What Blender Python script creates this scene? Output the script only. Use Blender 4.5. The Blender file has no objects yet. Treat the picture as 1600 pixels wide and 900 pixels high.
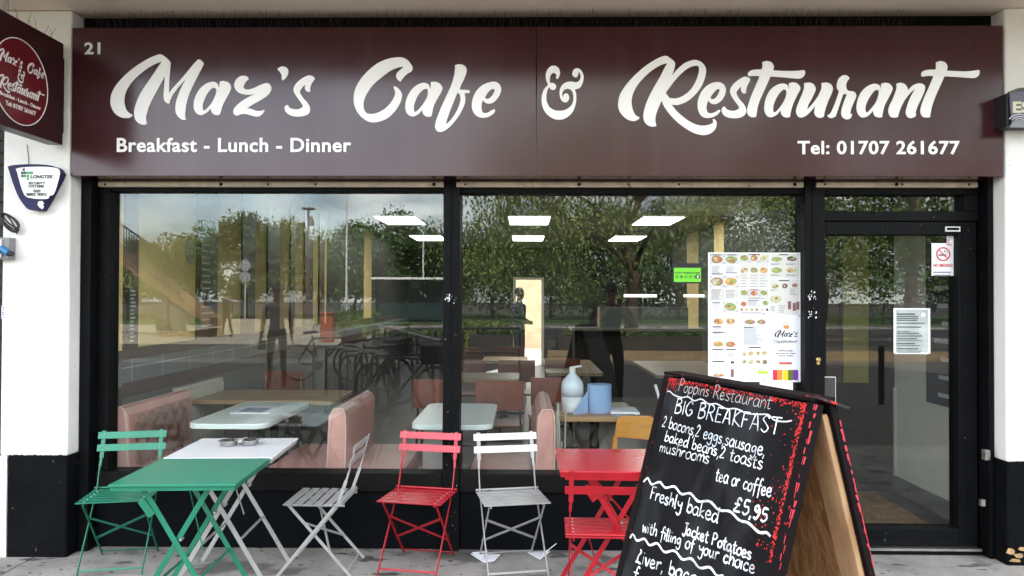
import bpy, bmesh, math, random
from mathutils import Vector, Matrix, Euler
random.seed(7)
R = math.radians
SC = bpy.context.scene
COL = SC.collection

# ------------------------------------------------------------------ camera
CAM = Vector((0.0, -4.8, 1.56)); FPX = 1200.0
YAW, PITCH, ROLL = R(0.9), R(0.75), R(0.18)
camd = bpy.data.cameras.new('camera'); camd.sensor_width = 36.0; camd.lens = FPX/1600*36.0
camd.clip_start = 0.05; camd.clip_end = 600
cam = bpy.data.objects.new('camera', camd); COL.objects.link(cam)
CROT = Matrix.Rotation(YAW, 3, 'Z') @ Matrix.Rotation(math.pi/2+PITCH, 3, 'X') @ Matrix.Rotation(ROLL, 3, 'Z')
cam.matrix_world = Matrix.Translation(CAM) @ CROT.to_4x4()
SC.camera = cam

# ------------------------------------------------------------------ world, sun, exposure
SUN_EL, SUN_AZ = R(42), R(18)          # the sun stands behind the shop (towards +y, a little to +x)
EXPO = 3.12
w = bpy.data.worlds.new('World'); SC.world = w; w.use_nodes = True
nt = w.node_tree; nt.nodes.clear()
def N(tree, typ, **kw):
    n = tree.nodes.new(typ)
    for k, v in kw.items(): setattr(n, k, v)
    return n
sky = N(nt, 'ShaderNodeTexSky', sky_type='NISHITA'); sky.sun_disc = False
sky.sun_elevation = SUN_EL; sky.sun_rotation = SUN_AZ; sky.dust_density = 1.5
tc = N(nt, 'ShaderNodeTexCoord'); mp = N(nt, 'ShaderNodeMapping'); mp.inputs['Scale'].default_value = (1.0, 1.0, 2.6)
no = N(nt, 'ShaderNodeTexNoise'); no.inputs['Scale'].default_value = 2.3; no.inputs['Detail'].default_value = 8; no.inputs['Roughness'].default_value = .58
cr = N(nt, 'ShaderNodeValToRGB'); cr.color_ramp.elements[0].position = .30; cr.color_ramp.elements[1].position = .54
no2 = N(nt, 'ShaderNodeTexNoise'); no2.inputs['Scale'].default_value = 9; no2.inputs['Detail'].default_value = 6
cr2 = N(nt, 'ShaderNodeValToRGB'); cr2.color_ramp.elements[0].color = (1.6, 1.7, 1.95, 1); cr2.color_ramp.elements[1].color = (7.2, 7.2, 7.1, 1)
cr2.color_ramp.elements[0].position = .38; cr2.color_ramp.elements[1].position = .66
mx = N(nt, 'ShaderNodeMixRGB'); bg = N(nt, 'ShaderNodeBackground'); bg.inputs['Strength'].default_value = .15
ow = N(nt, 'ShaderNodeOutputWorld'); L = nt.links.new
L(tc.outputs['Generated'], mp.inputs[0]); L(mp.outputs[0], no.inputs[0]); L(mp.outputs[0], no2.inputs[0])
L(no.outputs[0], cr.inputs[0]); L(no2.outputs[0], cr2.inputs[0]); L(cr.outputs[0], mx.inputs[0])
L(sky.outputs[0], mx.inputs[1]); L(cr2.outputs[0], mx.inputs[2]); L(mx.outputs[0], bg.inputs[0]); L(bg.outputs[0], ow.inputs[0])
sd = bpy.data.lights.new('sun', 'SUN'); sd.energy = 3.2; sd.angle = R(.6); sd.color = (1, .95, .87)
so = bpy.data.objects.new('sun', sd); COL.objects.link(so)
sdir = Vector((math.sin(SUN_AZ)*math.cos(SUN_EL), math.cos(SUN_AZ)*math.cos(SUN_EL), math.sin(SUN_EL)))
so.rotation_euler = sdir.to_track_quat('Z', 'Y').to_euler(); so.location = (0, 0, 40)
vs = SC.view_settings; vs.view_transform = 'Standard'; vs.look = 'None'; vs.exposure = EXPO; vs.gamma = 1; vs.use_curve_mapping = False
SC.cycles.max_bounces = 8; SC.cycles.transparent_max_bounces = 12; SC.cycles.glossy_bounces = 4; SC.cycles.diffuse_bounces = 4
SC.cycles.caustics_reflective = False; SC.cycles.caustics_refractive = False
SC.cycles.sample_clamp_indirect = 6
try: SC.cycles.use_denoising = True
except Exception: pass

# ------------------------------------------------------------------ measuring helpers (photo pixel -> place)
def ray(px, py):
    return (CROT @ Vector(((px-800)/FPX, -(py-450)/FPX, -1.0))).normalized()
def P(px, py, y=0.0):                   # on the vertical plane at depth y
    d = ray(px, py); t = (y-CAM.y)/d.y; return CAM + d*t
def Z(px, py, z=0.0):                   # on the level plane at height z
    d = ray(px, py); t = (z-CAM.z)/d.z; return CAM + d*t
def PL(px, py, o, n):                   # on any plane
    d = ray(px, py); t = (o-CAM).dot(n)/d.dot(n); return CAM + d*t
GL = 0.03                               # glass plane
def MX(px, d):                          # mirrored place seen in the glass at path length d: x, y
    p = P(px, 466, d-4.8); return p.x, 2*GL-p.y

# ------------------------------------------------------------------ materials
MATS = {}
def mat(name, col, rough=.6, spec=.5, metal=0, var=0, vscale=6, bump=0, bscale=40, emit=None, coat=0, col2=None, detail=6, stretch=None):
    if name in MATS: return MATS[name]
    m = bpy.data.materials.new(name); m.use_nodes = True; t = m.node_tree; b = t.nodes['Principled BSDF']
    b.inputs['Base Color'].default_value = (*col, 1); b.inputs['Roughness'].default_value = rough
    b.inputs['Metallic'].default_value = metal; b.inputs['Specular IOR Level'].default_value = spec
    if coat: b.inputs['Coat Weight'].default_value = coat; b.inputs['Coat Roughness'].default_value = .08
    if emit: b.inputs['Emission Color'].default_value = (*emit[0], 1); b.inputs['Emission Strength'].default_value = emit[1]
    if var or bump or col2:
        c = N(t, 'ShaderNodeTexCoord'); src = c.outputs['Object']
        if stretch:
            g = N(t, 'ShaderNodeMapping'); g.inputs['Scale'].default_value = stretch; t.links.new(src, g.inputs[0]); src = g.outputs[0]
    if var or col2:
        n = N(t, 'ShaderNodeTexNoise'); n.inputs['Scale'].default_value = vscale; n.inputs['Detail'].default_value = detail; n.inputs['Roughness'].default_value = .6
        r = N(t, 'ShaderNodeValToRGB'); r.color_ramp.elements[0].position = .32; r.color_ramp.elements[1].position = .68
        if col2: a, z = col, col2
        else: a = tuple(max(0, k*(1-var)) for k in col); z = tuple(k*(1+var) for k in col)
        r.color_ramp.elements[0].color = (*a, 1); r.color_ramp.elements[1].color = (*z, 1)
        t.links.new(src, n.inputs[0]); t.links.new(n.outputs[0], r.inputs[0]); t.links.new(r.outputs[0], b.inputs['Base Color'])
        rr = N(t, 'ShaderNodeMapRange'); rr.inputs[3].default_value = max(.02, rough-.08); rr.inputs[4].default_value = min(1, rough+.1)
        t.links.new(n.outputs[0], rr.inputs[0]); t.links.new(rr.outputs[0], b.inputs['Roughness'])
    if bump:
        n2 = N(t, 'ShaderNodeTexNoise'); n2.inputs['Scale'].default_value = bscale; n2.inputs['Detail'].default_value = 5
        bp = N(t, 'ShaderNodeBump'); bp.inputs['Strength'].default_value = bump; bp.inputs['Distance'].default_value = .01
        t.links.new(src, n2.inputs[0]); t.links.new(n2.outputs[0], bp.inputs['Height']); t.links.new(bp.outputs[0], b.inputs['Normal'])
    MATS[name] = m; return m
def splat(m, col, scale, lo, hi, seed=0.0, rough=None, stretch=(1, 1, 1), amount=1.0, detail=5):
    """real wear / stains of their own shape: mixes col over the base where a noise passes a threshold"""
    t = m.node_tree; b = t.nodes['Principled BSDF']; inp = b.inputs['Base Color']
    c = N(t, 'ShaderNodeTexCoord'); g = N(t, 'ShaderNodeMapping'); g.inputs['Location'].default_value = (seed, seed*1.7, seed*.6); g.inputs['Scale'].default_value = stretch
    n = N(t, 'ShaderNodeTexNoise'); n.inputs['Scale'].default_value = scale; n.inputs['Detail'].default_value = detail
    r = N(t, 'ShaderNodeMapRange'); r.inputs[1].default_value = lo; r.inputs[2].default_value = hi; r.inputs[4].default_value = amount
    x = N(t, 'ShaderNodeMixRGB'); x.inputs[2].default_value = (*col, 1)
    t.links.new(c.outputs['Object'], g.inputs[0]); t.links.new(g.outputs[0], n.inputs[0]); t.links.new(n.outputs[0], r.inputs[0]); t.links.new(r.outputs[0], x.inputs[0])
    if inp.is_linked: t.links.new(inp.links[0].from_socket, x.inputs[1])
    else: x.inputs[1].default_value = inp.default_value
    t.links.new(x.outputs[0], inp); return m
def glassmat(name, refl, tint):
    m = bpy.data.materials.new(name); m.use_nodes = True; t = m.node_tree; t.nodes.clear()
    tr = N(t, 'ShaderNodeBsdfTransparent'); tr.inputs[0].default_value = (*tint, 1)
    gl = N(t, 'ShaderNodeBsdfGlossy'); gl.inputs['Roughness'].default_value = 0.0; gl.inputs[0].default_value = (.97, 1, .98, 1)
    lw = N(t, 'ShaderNodeLayerWeight'); lw.inputs[0].default_value = .5
    mr = N(t, 'ShaderNodeMapRange'); mr.inputs[3].default_value = refl; mr.inputs[4].default_value = .9
    pw = N(t, 'ShaderNodeMath', operation='POWER'); pw.inputs[1].default_value = 4
    ms = N(t, 'ShaderNodeMixShader'); o = N(t, 'ShaderNodeOutputMaterial')
    t.links.new(lw.outputs['Facing'], pw.inputs[0]); t.links.new(pw.outputs[0], mr.inputs[0]); t.links.new(mr.outputs[0], ms.inputs[0])
    t.links.new(tr.outputs[0], ms.inputs[1]); t.links.new(gl.outputs[0], ms.inputs[2]); t.links.new(ms.outputs[0], o.inputs[0])
    MATS[name] = m; return m
def brickmat(name, c1, c2, mortar, scale=1, bw=.5, rh=.25, off=.5, msize=.02, rough=.8, axes=('X', 'Z')):
    m = bpy.data.materials.new(name); m.use_nodes = True; t = m.node_tree; b = t.nodes['Principled BSDF']; b.inputs['Roughness'].default_value = rough
    c = N(t, 'ShaderNodeTexCoord'); s = N(t, 'ShaderNodeSeparateXYZ'); k = N(t, 'ShaderNodeCombineXYZ')
    t.links.new(c.outputs['Object'], s.inputs[0]); t.links.new(s.outputs[axes[0]], k.inputs[0]); t.links.new(s.outputs[axes[1]], k.inputs[1])
    br = N(t, 'ShaderNodeTexBrick'); br.inputs['Scale'].default_value = scale; br.offset = off
    br.inputs['Color1'].default_value = (*c1, 1); br.inputs['Color2'].default_value = (*c2, 1); br.inputs['Mortar'].default_value = (*mortar, 1)
    br.inputs['Brick Width'].default_value = bw; br.inputs['Row Height'].default_value = rh; br.inputs['Mortar Size'].default_value = msize
    n = N(t, 'ShaderNodeTexNoise'); n.inputs['Scale'].default_value = 3; n.inputs['Detail'].default_value = 6
    x = N(t, 'ShaderNodeMixRGB', blend_type='MULTIPLY'); x.inputs[0].default_value = .55
    r = N(t, 'ShaderNodeValToRGB'); r.color_ramp.elements[0].color = (.5, .5, .5, 1); r.color_ramp.elements[0].position = .3; r.color_ramp.elements[1].position = .7
    t.links.new(k.outputs[0], br.inputs[0]); t.links.new(c.outputs['Object'], n.inputs[0]); t.links.new(n.outputs[0], r.inputs[0])
    t.links.new(br.outputs[0], x.inputs[1]); t.links.new(r.outputs[0], x.inputs[2]); t.links.new(x.outputs[0], b.inputs['Base Color'])
    MATS[name] = m; return m

# ------------------------------------------------------------------ object helpers
def children(o): return [c for c in bpy.data.objects if c.parent == o]
def tag(o, label, cat, group=None, kind=None):
    if label: o['label'] = label
    if cat: o['category'] = cat
    if group: o['group'] = group
    if kind: o['kind'] = kind
    return o
def thing(name, label, cat, loc=(0, 0, 0), rz=0, group=None):
    o = bpy.data.objects.new(name, None); o.empty_display_size = .1; COL.objects.link(o)
    o.location = loc; o.rotation_euler = (0, 0, rz); return tag(o, label, cat, group)
def copy_tree(o, parent=None):
    c = o.copy(); COL.objects.link(c)
    if parent: c.parent = parent
    for k in children(o): copy_tree(k, c)
    return c
def meshobj(name, me, parent=None, m=None, bevel=0, smooth=False):
    if m:
        ix = [p.material_index for p in me.polygons]; me.materials.clear()
        for k in (m if isinstance(m, (list, tuple)) else [m]): me.materials.append(k)
        for p, i in zip(me.polygons, ix): p.material_index = i
    o = bpy.data.objects.new(name, me); COL.objects.link(o)
    if parent: o.parent = parent
    if smooth:
        for p in me.polygons: p.use_smooth = True
    if bevel:
        b = o.modifiers.new('bevel', 'BEVEL'); b.width = bevel; b.segments = 2; b.limit_method = 'ANGLE'; b.angle_limit = R(40); b.harden_normals = False
    return o
class MB:
    def __init__(s): s.v = []; s.f = []; s.mi = []; s.cur = 0
    def add(s, vs, fs):
        k = len(s.v); s.v += [tuple(x) for x in vs]; s.f += [tuple(i+k for i in f) for f in fs]; s.mi += [s.cur]*len(fs); return s
    def mat(s, i): s.cur = i; return s
    def box(s, x0, x1, y0, y1, z0, z1, M=None):
        vs = [Vector((x, y, z)) for x in (x0, x1) for y in (y0, y1) for z in (z0, z1)]
        if M: vs = [M @ v for v in vs]
        return s.add(vs, [(0, 1, 3, 2), (4, 6, 7, 5), (0, 4, 5, 1), (2, 3, 7, 6), (0, 2, 6, 4), (1, 5, 7, 3)])
    def bar(s, p, q, w, t, up=(0, 0, 1)):   # w along side, t along the third axis
        p, q = Vector(p), Vector(q); d = (q-p).normalized(); u = Vector(up); a = d.cross(u)
        if a.length < 1e-4: a = d.cross(Vector((1, 0, 0)))
        a.normalize(); b = a.cross(d).normalized(); vs = []
        for c in (p, q):
            for i, j in ((-1, -1), (1, -1), (1, 1), (-1, 1)): vs.append(c+a*(w/2*i)+b*(t/2*j))
        return s.add(vs, [(3, 2, 1, 0), (4, 5, 6, 7), (0, 1, 5, 4), (1, 2, 6, 5), (2, 3, 7, 6), (3, 0, 4, 7)])
    def tube(s, pts, r, n=8, closed=False, flat=1.0, nrm=None):
        pts = [Vector(p) for p in pts]; k = len(s.v); m = len(pts); prev = None; fs = []; vs = []
        for i, p in enumerate(pts):
            if closed: d = pts[(i+1) % m]-pts[i-1]
            else: d = pts[min(i+1, m-1)]-pts[max(i-1, 0)]
            if d.length < 1e-9: d = Vector((0, 0, 1))
            d.normalize()
            if nrm is not None: b = Vector(nrm)
            else:
                b = prev if prev is not None else (Vector((0, 0, 1)) if abs(d.z) < .9 else Vector((1, 0, 0)))
            a = d.cross(b)
            if a.length < 1e-6: a = d.cross(Vector((.3, .9, .2)))
            a.normalize(); b = a.cross(d).normalized(); prev = b
            rr = r[i] if isinstance(r, (list, tuple)) else r
            for j in range(n):
                t = 2*math.pi*j/n; vs.append(p+a*(math.cos(t)*rr)+b*(math.sin(t)*rr*flat))
        for i in range(m if closed else m-1):
            for j in range(n):
                A = i*n+j; B = i*n+(j+1) % n; c = ((i+1) % m)*n
                fs.append((A, B, c+(j+1) % n, c+j))
        if not closed:
            fs.append(tuple(range(n))[::-1]); fs.append(tuple((m-1)*n+j for j in range(n)))
        return s.add(vs, fs)
    def lathe(s, prof, n=20, c=(0, 0, 0), M=None):    # profile (r, z)
        vs = []; fs = []; m = len(prof)
        for r, z in prof:
            for j in range(n):
                t = 2*math.pi*j/n; v = Vector((c[0]+r*math.cos(t), c[1]+r*math.sin(t), c[2]+z)); vs.append(M @ v if M else v)
        for i in range(m-1):
            for j in range(n): fs.append((i*n+j, i*n+(j+1) % n, (i+1)*n+(j+1) % n, (i+1)*n+j))
        if prof[0][0] > 1e-6: fs.append(tuple(range(n))[::-1])
        if prof[-1][0] > 1e-6: fs.append(tuple((m-1)*n+j for j in range(n)))
        return s.add(vs, fs)
    def prism(s, pts, off):                  # polygon extruded by the vector off
        n = len(pts); off = Vector(off); pts = [Vector(p) for p in pts]
        return s.add(pts+[p+off for p in pts], [tuple(range(n))[::-1], tuple(range(n, 2*n))]+[(i, (i+1) % n, n+(i+1) % n, n+i) for i in range(n)])
    def mesh(s, name='m'):
        me = bpy.data.meshes.new(name); me.from_pydata(s.v, [], s.f)
        for p, i in zip(me.polygons, s.mi): p.material_index = i
        bm = bmesh.new(); bm.from_mesh(me); bmesh.ops.recalc_face_normals(bm, faces=bm.faces); bm.to_mesh(me); bm.free()
        return me
    def build(s, name, m, parent=None, bevel=0, smooth=False): return meshobj(name, s.mesh(name), parent, m, bevel, smooth)
def rrect(x0, x1, z0, z1, r, n=5):           # rounded rectangle, 2D
    out = []
    for cx, cz, a0 in ((x1-r, z1-r, 0), (x0+r, z1-r, 90), (x0+r, z0+r, 180), (x1-r, z0+r, 270)):
        for i in range(n+1):
            a = R(a0+90*i/n); out.append((cx+r*math.cos(a), cz+r*math.sin(a)))
    return out
def catmull(pts, k=8, closed=False):
    P_ = [Vector(p) for p in pts]; out = []; n = len(P_)
    if n < 3: return P_
    for i in range(n if closed else n-1):
        a = P_[(i-1) % n] if (closed or i > 0) else P_[0]*2-P_[1]
        b = P_[i]; c = P_[(i+1) % n]; d = P_[(i+2) % n] if (closed or i+2 < n) else c*2-b
        for j in range(k):
            t = j/k; out.append(.5*((2*b)+(c-a)*t+(2*a-5*b+4*c-d)*t*t+(3*b-a-3*c+d)*t**3))
    if not closed: out.append(P_[-1])
    return out
FACE_CAM = Matrix(((1, 0, 0, 0), (0, 0, -1, 0), (0, 1, 0, 0), (0, 0, 0, 1)))   # text plane (x,y) -> wall facing -y
def textmesh(body, size, fat=0.0, thick=.0015, align='LEFT', shear=0, spacing=1.0):
    c = bpy.data.curves.new('t', 'FONT'); c.body = body; c.size = size; c.offset = fat; c.extrude = thick; c.align_x = align; c.shear = shear
    c.space_character = spacing; c.resolution_u = 4
    o = bpy.data.objects.new('t', c); me = bpy.data.meshes.new_from_object(o)
    bpy.data.objects.remove(o); return me
def fit_text(body, x0, x1, z0, y, m, parent, name, fat=.02, thick=.0015, h=None, shear=0, M=None, spacing=1.0):
    """a line of text spanning x0..x1 with its baseline at z0 on the wall plane y"""
    me = textmesh(body, 1.0, fat, thick, shear=shear, spacing=spacing)
    xs = [v.co.x for v in me.vertices]; zs = [v.co.y for v in me.vertices]
    sx = (x1-x0)/(max(xs)-min(xs)); sz = sx if h is None else h/(max(zs)-0)
    mn = min(xs)
    for v in me.vertices:
        p = Vector(((v.co.x-mn)*sx, v.co.y*sz, v.co.z if sx == 0 else v.co.z))
        v.co = (M @ Vector((x0+p.x, z0+p.y, p.z))) if M else Vector((x0+p.x, y-p.z, z0+p.y))
    return meshobj(name, me, parent, m)
def fill_outline(polys, thick=.002):
    c = bpy.data.curves.new('c', 'CURVE'); c.dimensions = '2D'; c.fill_mode = 'BOTH'; c.extrude = thick
    for pl in polys:
        s = c.splines.new('POLY'); s.points.add(len(pl)-1); s.use_cyclic_u = True
        for q, p in zip(s.points, pl): q.co = (p[0], p[1], 0, 1)
    o = bpy.data.objects.new('c', c); me = bpy.data.meshes.new_from_object(o); bpy.data.objects.remove(o); return me
# ------------------------------------------------------------------ brush lettering, outlines read off the shop sign (zoom px; 'c' = corner)
def OL(txt): # "x,y x,y* ..." ; * marks a corner
    out = []
    for w_ in txt.split():
        c = w_.endswith('*'); a, b = w_.rstrip('*').split(','); out.append((float(a), float(b), c))
    return out
BRUSH = [
 # (x origin, outline, holes...)
 ('M', 160, "315,672* 290,692 250,698 190,688 130,645 95,580 86,520 100,440 150,350 240,250 350,160 470,85 560,45 605,34 640,48 680,80 712,118 710,160 700,300 694,440* 760,360 850,260 940,150 1003,84* 1035,100 1060,132* 1020,210 960,330 910,440 880,540 868,620 865,680 874,712* 850,718 810,700 775,660 762,610 770,530 800,440 840,350 880,285* 800,370 740,450 715,500 700,550* 665,535 645,505 640,460 645,380 655,258* 600,360 540,470 495,560 468,640 457,700 468,758* 430,767 380,750 345,710 333,660 340,590 375,490 430,390 500,290 560,200 622,108* 540,140 450,195 360,270 290,350 245,430 231,510 240,580 265,630 315,665*"),
 ('a', 160, "1225,318* 1265,312 1312,327 1340,365 1335,410 1300,480 1260,555 1238,620 1228,660* 1200,668 1165,660 1140,635 1132,598* 1090,640 1040,665 1000,660 965,625 953,570 965,490 1005,410 1065,350 1120,325 1165,320 1200,340 1218,385*", "1185,395 1160,382 1130,400 1080,470 1050,550 1048,600 1058,620 1090,600 1140,540 1175,470 1190,420"),
 ('z', 360, "193,293* 165,320 140,365 147,392 180,402 240,388 310,355 370,335 405,342 427,375 422,415 390,460 320,510 240,555 172,598* 210,600 260,618 300,625 358,613* 340,650 300,680 260,682 200,665 150,655 105,660 72,673 42,658 32,625 55,580 110,530 180,485 280,436* 220,452 150,452 85,430 50,390 42,350 60,300 100,265 145,257 178,268"),
 ('q', 360, "493,190 515,168 550,160 590,175 606,210 595,255 565,295 540,306* 535,275 535,250 515,215"),
 ('s', 360, "880,290 850,335 835,375 832,428* 800,420 778,395 780,360 787,345* 750,380 728,415 730,440 760,490 805,540 830,590 825,640 780,672 700,683 630,670 580,635 567,595 580,565 600,565 620,590 660,605 710,605 745,590 755,570 735,535 695,480 665,430 660,390 685,340 740,290 790,262 822,253 858,262"),
 ('C', 540, "575,318* 545,300 528,265 535,230 570,195 607,162* 550,170 470,205 380,270 290,350 225,440 195,510 188,570 200,620 225,648 275,655 340,640 410,600 470,540 510,470 515,420 500,375 518,368 550,390 582,430 588,470 570,540 520,620 450,690 370,730 290,743 220,725 150,670 105,600 85,520 95,420 140,320 220,220 330,130 440,82 540,65 600,70 650,98 690,150 700,180 685,212 640,240 600,280"),
 ('a', 540, "888,325* 930,320 975,335 1008,375 1000,420 960,490 920,570 902,650 895,678* 860,685 825,672 805,645 800,612* 760,655 710,680 670,672 635,640 622,580 635,500 675,420 735,360 790,335 830,332 865,350 885,400*", "840,392 800,410 750,470 718,550 712,600 722,632 755,615 805,555 845,490 858,440 853,400"),
 ('f', 540, "1140,148* 1180,138 1225,145 1258,175 1260,220 1235,290 1205,350 1188,402* 1240,405 1282,408 1294,424 1280,438 1238,438* 1248,480 1240,550 1200,640 1130,740 1060,810 1000,842 955,832 933,790 945,720 990,600 1050,470 1100,360 1130,260 1140,190", "1170,435* 1193,460 1195,520 1165,610 1110,700 1050,765* 1055,720 1090,620 1130,520 1160,450"),
 ('e', 700, "482,605 490,625 470,655 420,685 360,695 300,675 262,630 248,570 260,490 300,410 360,355 430,325 490,320 530,340 553,385 545,440 510,500 465,540 420,548 385,535 362,510* 350,560 350,600 358,630 375,645 410,642 450,620", "478,395 450,400 415,435 388,480 395,496 425,495 460,465 484,420 486,402"),
 ('n_', 700, "1140,290 1125,275 1128,250 1115,232 1090,230 1068,255 1060,300 1065,335* 1085,332 1110,340 1126,365 1118,395 1095,405 1070,398 1055,375* 1035,410 1025,470 1030,530 1060,585 1110,615 1170,622 1230,608 1280,570 1303,520 1305,460 1290,415 1262,395 1230,395 1200,415 1190,450 1198,490* 1205,455 1225,440 1250,450 1262,485 1250,520 1220,535 1185,515 1165,470 1163,410 1185,360 1225,328 1280,318 1330,325 1365,310 1380,275 1375,235 1360,215* 1355,250 1340,272 1315,270 1295,245 1300,210 1325,182 1355,180 1390,205 1412,260 1405,320 1375,380 1320,400* 1335,450 1332,540 1300,630 1240,690 1170,715 1090,700 1020,645 982,570 975,490 990,420 1020,375 1043,350* 1025,310 1018,250 1035,195 1070,160 1110,152 1150,175 1166,220 1160,260"),
 ('R', 950, "328,695 300,720 255,728 190,705 135,650 108,590 108,520 130,440 190,350 280,250 390,155 500,85 570,55 610,52 640,70 690,110 697,150 685,200 665,255* 720,190 790,130 860,100 915,93 970,115 1010,160 1020,210 1005,290 965,380 900,460 830,520 750,555 700,562 660,555* 720,630 800,700 880,750 960,775 1030,772 1080,755 1095,735 1090,712 1105,708 1125,730 1130,770 1110,820 1060,860 990,875 900,855 800,800 700,720 620,630 575,560 560,515* 525,590 500,660 492,720 503,780* 470,787 420,775 380,735 367,680 380,600 415,500 470,390 540,270 590,170 618,125* 540,150 440,215 350,300 285,390 250,480 247,560 265,630 290,670", "600,435* 640,380 710,290 790,210 860,165 920,152 945,165 945,220 915,310 860,400 790,460 720,490 650,490 625,470"),
 ('e', 950, "1160,612 1168,625 1140,660 1090,688 1030,697 980,680 945,635 932,570 942,490 985,405 1045,350 1110,325 1170,328 1210,355 1227,400 1215,460 1180,515 1130,550 1085,550 1055,530 1042,512* 1028,560 1025,600 1040,640 1075,648 1120,632 1145,615", "1155,395 1130,402 1095,440 1068,480 1075,500 1110,495 1140,460 1160,415"),
 ('s', 950, "1480,300 1455,350 1440,390 1435,440* 1405,440 1385,410 1385,380 1392,362* 1360,395 1338,425 1342,455 1375,510 1415,555 1438,610 1430,655 1385,690 1310,700 1240,688 1195,655 1182,610 1200,580 1215,582 1235,605 1275,620 1320,620 1350,605 1365,590 1345,555 1305,500 1275,445 1273,400 1300,350 1350,305 1400,275 1425,267 1462,275"),
 ('t', 1120, "472,115* 520,103 570,120 592,160 585,200* 650,205 760,208 850,205 905,200 918,225 905,262 870,285 800,285 700,275 558,265* 520,350 470,460 430,560 415,640 408,685* 370,690 335,675 315,640 318,590 345,500 390,390 445,262* 390,258 335,260 322,240 340,210 390,194 468,190* 475,150"),
 ('a', 1120, "750,335* 790,326 830,335 865,370 865,405 830,470 790,560 768,640 762,685* 725,692 690,680 668,650 665,615* 620,665 570,688 530,680 500,640 493,580 510,490 555,405 620,355 680,338 720,345 740,365 750,410*", "712,402 680,410 630,470 595,545 585,605 598,638 640,605 690,535 718,470 722,420"),
 ('u', 1120, "908,335* 960,328 1005,345 1028,390 1015,440 980,510 950,565 940,607* 990,555 1045,480 1080,410 1090,370 1088,335* 1140,328 1185,345 1207,385 1195,440 1155,530 1125,620 1112,685* 1070,695 1035,680 1013,640 1025,565* 985,620 930,672 880,692 845,680 825,640 830,590 860,510 890,440 908,380"),
 ('r', 1120, "1380,285* 1355,320 1345,360 1352,400* 1375,415 1420,420 1446,445 1448,480 1420,545 1395,610 1388,658* 1405,655 1395,695 1360,712 1320,700 1295,660 1300,600 1325,520 1355,448* 1315,448* 1290,520 1260,610 1235,680* 1200,698 1165,690 1150,668* 1180,650 1210,590 1245,500 1270,420* 1250,385 1250,340 1270,285 1310,253 1345,252 1370,268"),
 ('a', 1300, "510,340* 550,330 595,340 628,380 620,420 585,490 545,570 525,650 520,688* 490,692 450,680 430,650 428,620* 380,670 330,692 290,680 262,640 253,580 270,490 315,410 380,358 440,340 480,350 500,370 510,410*", "475,405 440,415 390,480 355,550 345,605 358,640 400,605 450,540 478,470 485,420"),
 ('n', 1300, "668,340* 710,330 755,345 785,385 788,412* 830,365 880,340 930,338 965,365 962,410 935,480 895,560 870,630 868,650* 873,660 860,685 820,698 785,685 766,640 780,570 815,480 862,395* 810,440 750,520 710,600 690,660 682,688* 640,693 605,680 585,635 592,580 630,500 660,420 670,380"),
 ('t', 1300, "1082,118* 1125,104 1175,118 1200,160 1192,205* 1270,208 1370,212 1450,208 1525,198 1534,225 1520,260 1480,280 1400,278 1300,270 1168,262* 1130,350 1080,460 1040,570 1022,660 1018,688* 980,693 940,680 920,640 925,580 960,480 1010,370 1055,260* 1000,258 940,265 927,240 945,210 1000,195 1080,192*"),
]
def smooth_outline(pl, k=5):
    n = len(pl); out = []
    for i in range(n):
        b = Vector(pl[i][:2]); c = Vector(pl[(i+1) % n][:2])
        a = Vector(pl[i-1][:2]); d = Vector(pl[(i+2) % n][:2])
        if pl[i][2]: a = b+(b-c)*.35
        if pl[(i+1) % n][2]: d = c+(c-b)*.35
        for j in range(k):
            t = j/k; q = .5*((2*b)+(c-a)*t+(2*a-5*b+4*c-d)*t*t+(3*b-a-3*c+d)*t**3); out.append((q.x, q.y))
    return out
def brush_polys(ents, k=5):
    """outlines in photo pixels"""
    res = []
    for e in ents:
        res.append([[(e[1]+x/6.6667, 80+y/6.6667) for x, y in smooth_outline(OL(t), k)] for t in e[2:]])
    return res
MAZ, CAFE, AMP, REST = BRUSH[0:5], BRUSH[5:9], BRUSH[9:10], BRUSH[10:]
def lettering(ents, to3d, name, m, parent, thick=.002, k=5):
    """one mesh for a word; to3d maps (photo px x, photo px y, out) to a point"""
    V_ = []; F_ = []
    for polys in brush_polys(ents, k):
        me = fill_outline([[(x, -y) for x, y in p] for p in polys], 1.0)
        b = len(V_)
        V_ += [to3d(v.co.x, -v.co.y, thick if v.co.z > 0 else 0.0) for v in me.vertices]
        F_ += [tuple(b+i for i in p.vertices) for p in me.polygons]
        bpy.data.meshes.remove(me)
    me = bpy.data.meshes.new(name); me.from_pydata(V_, [], F_)
    return meshobj(name, me, parent, m)

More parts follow.
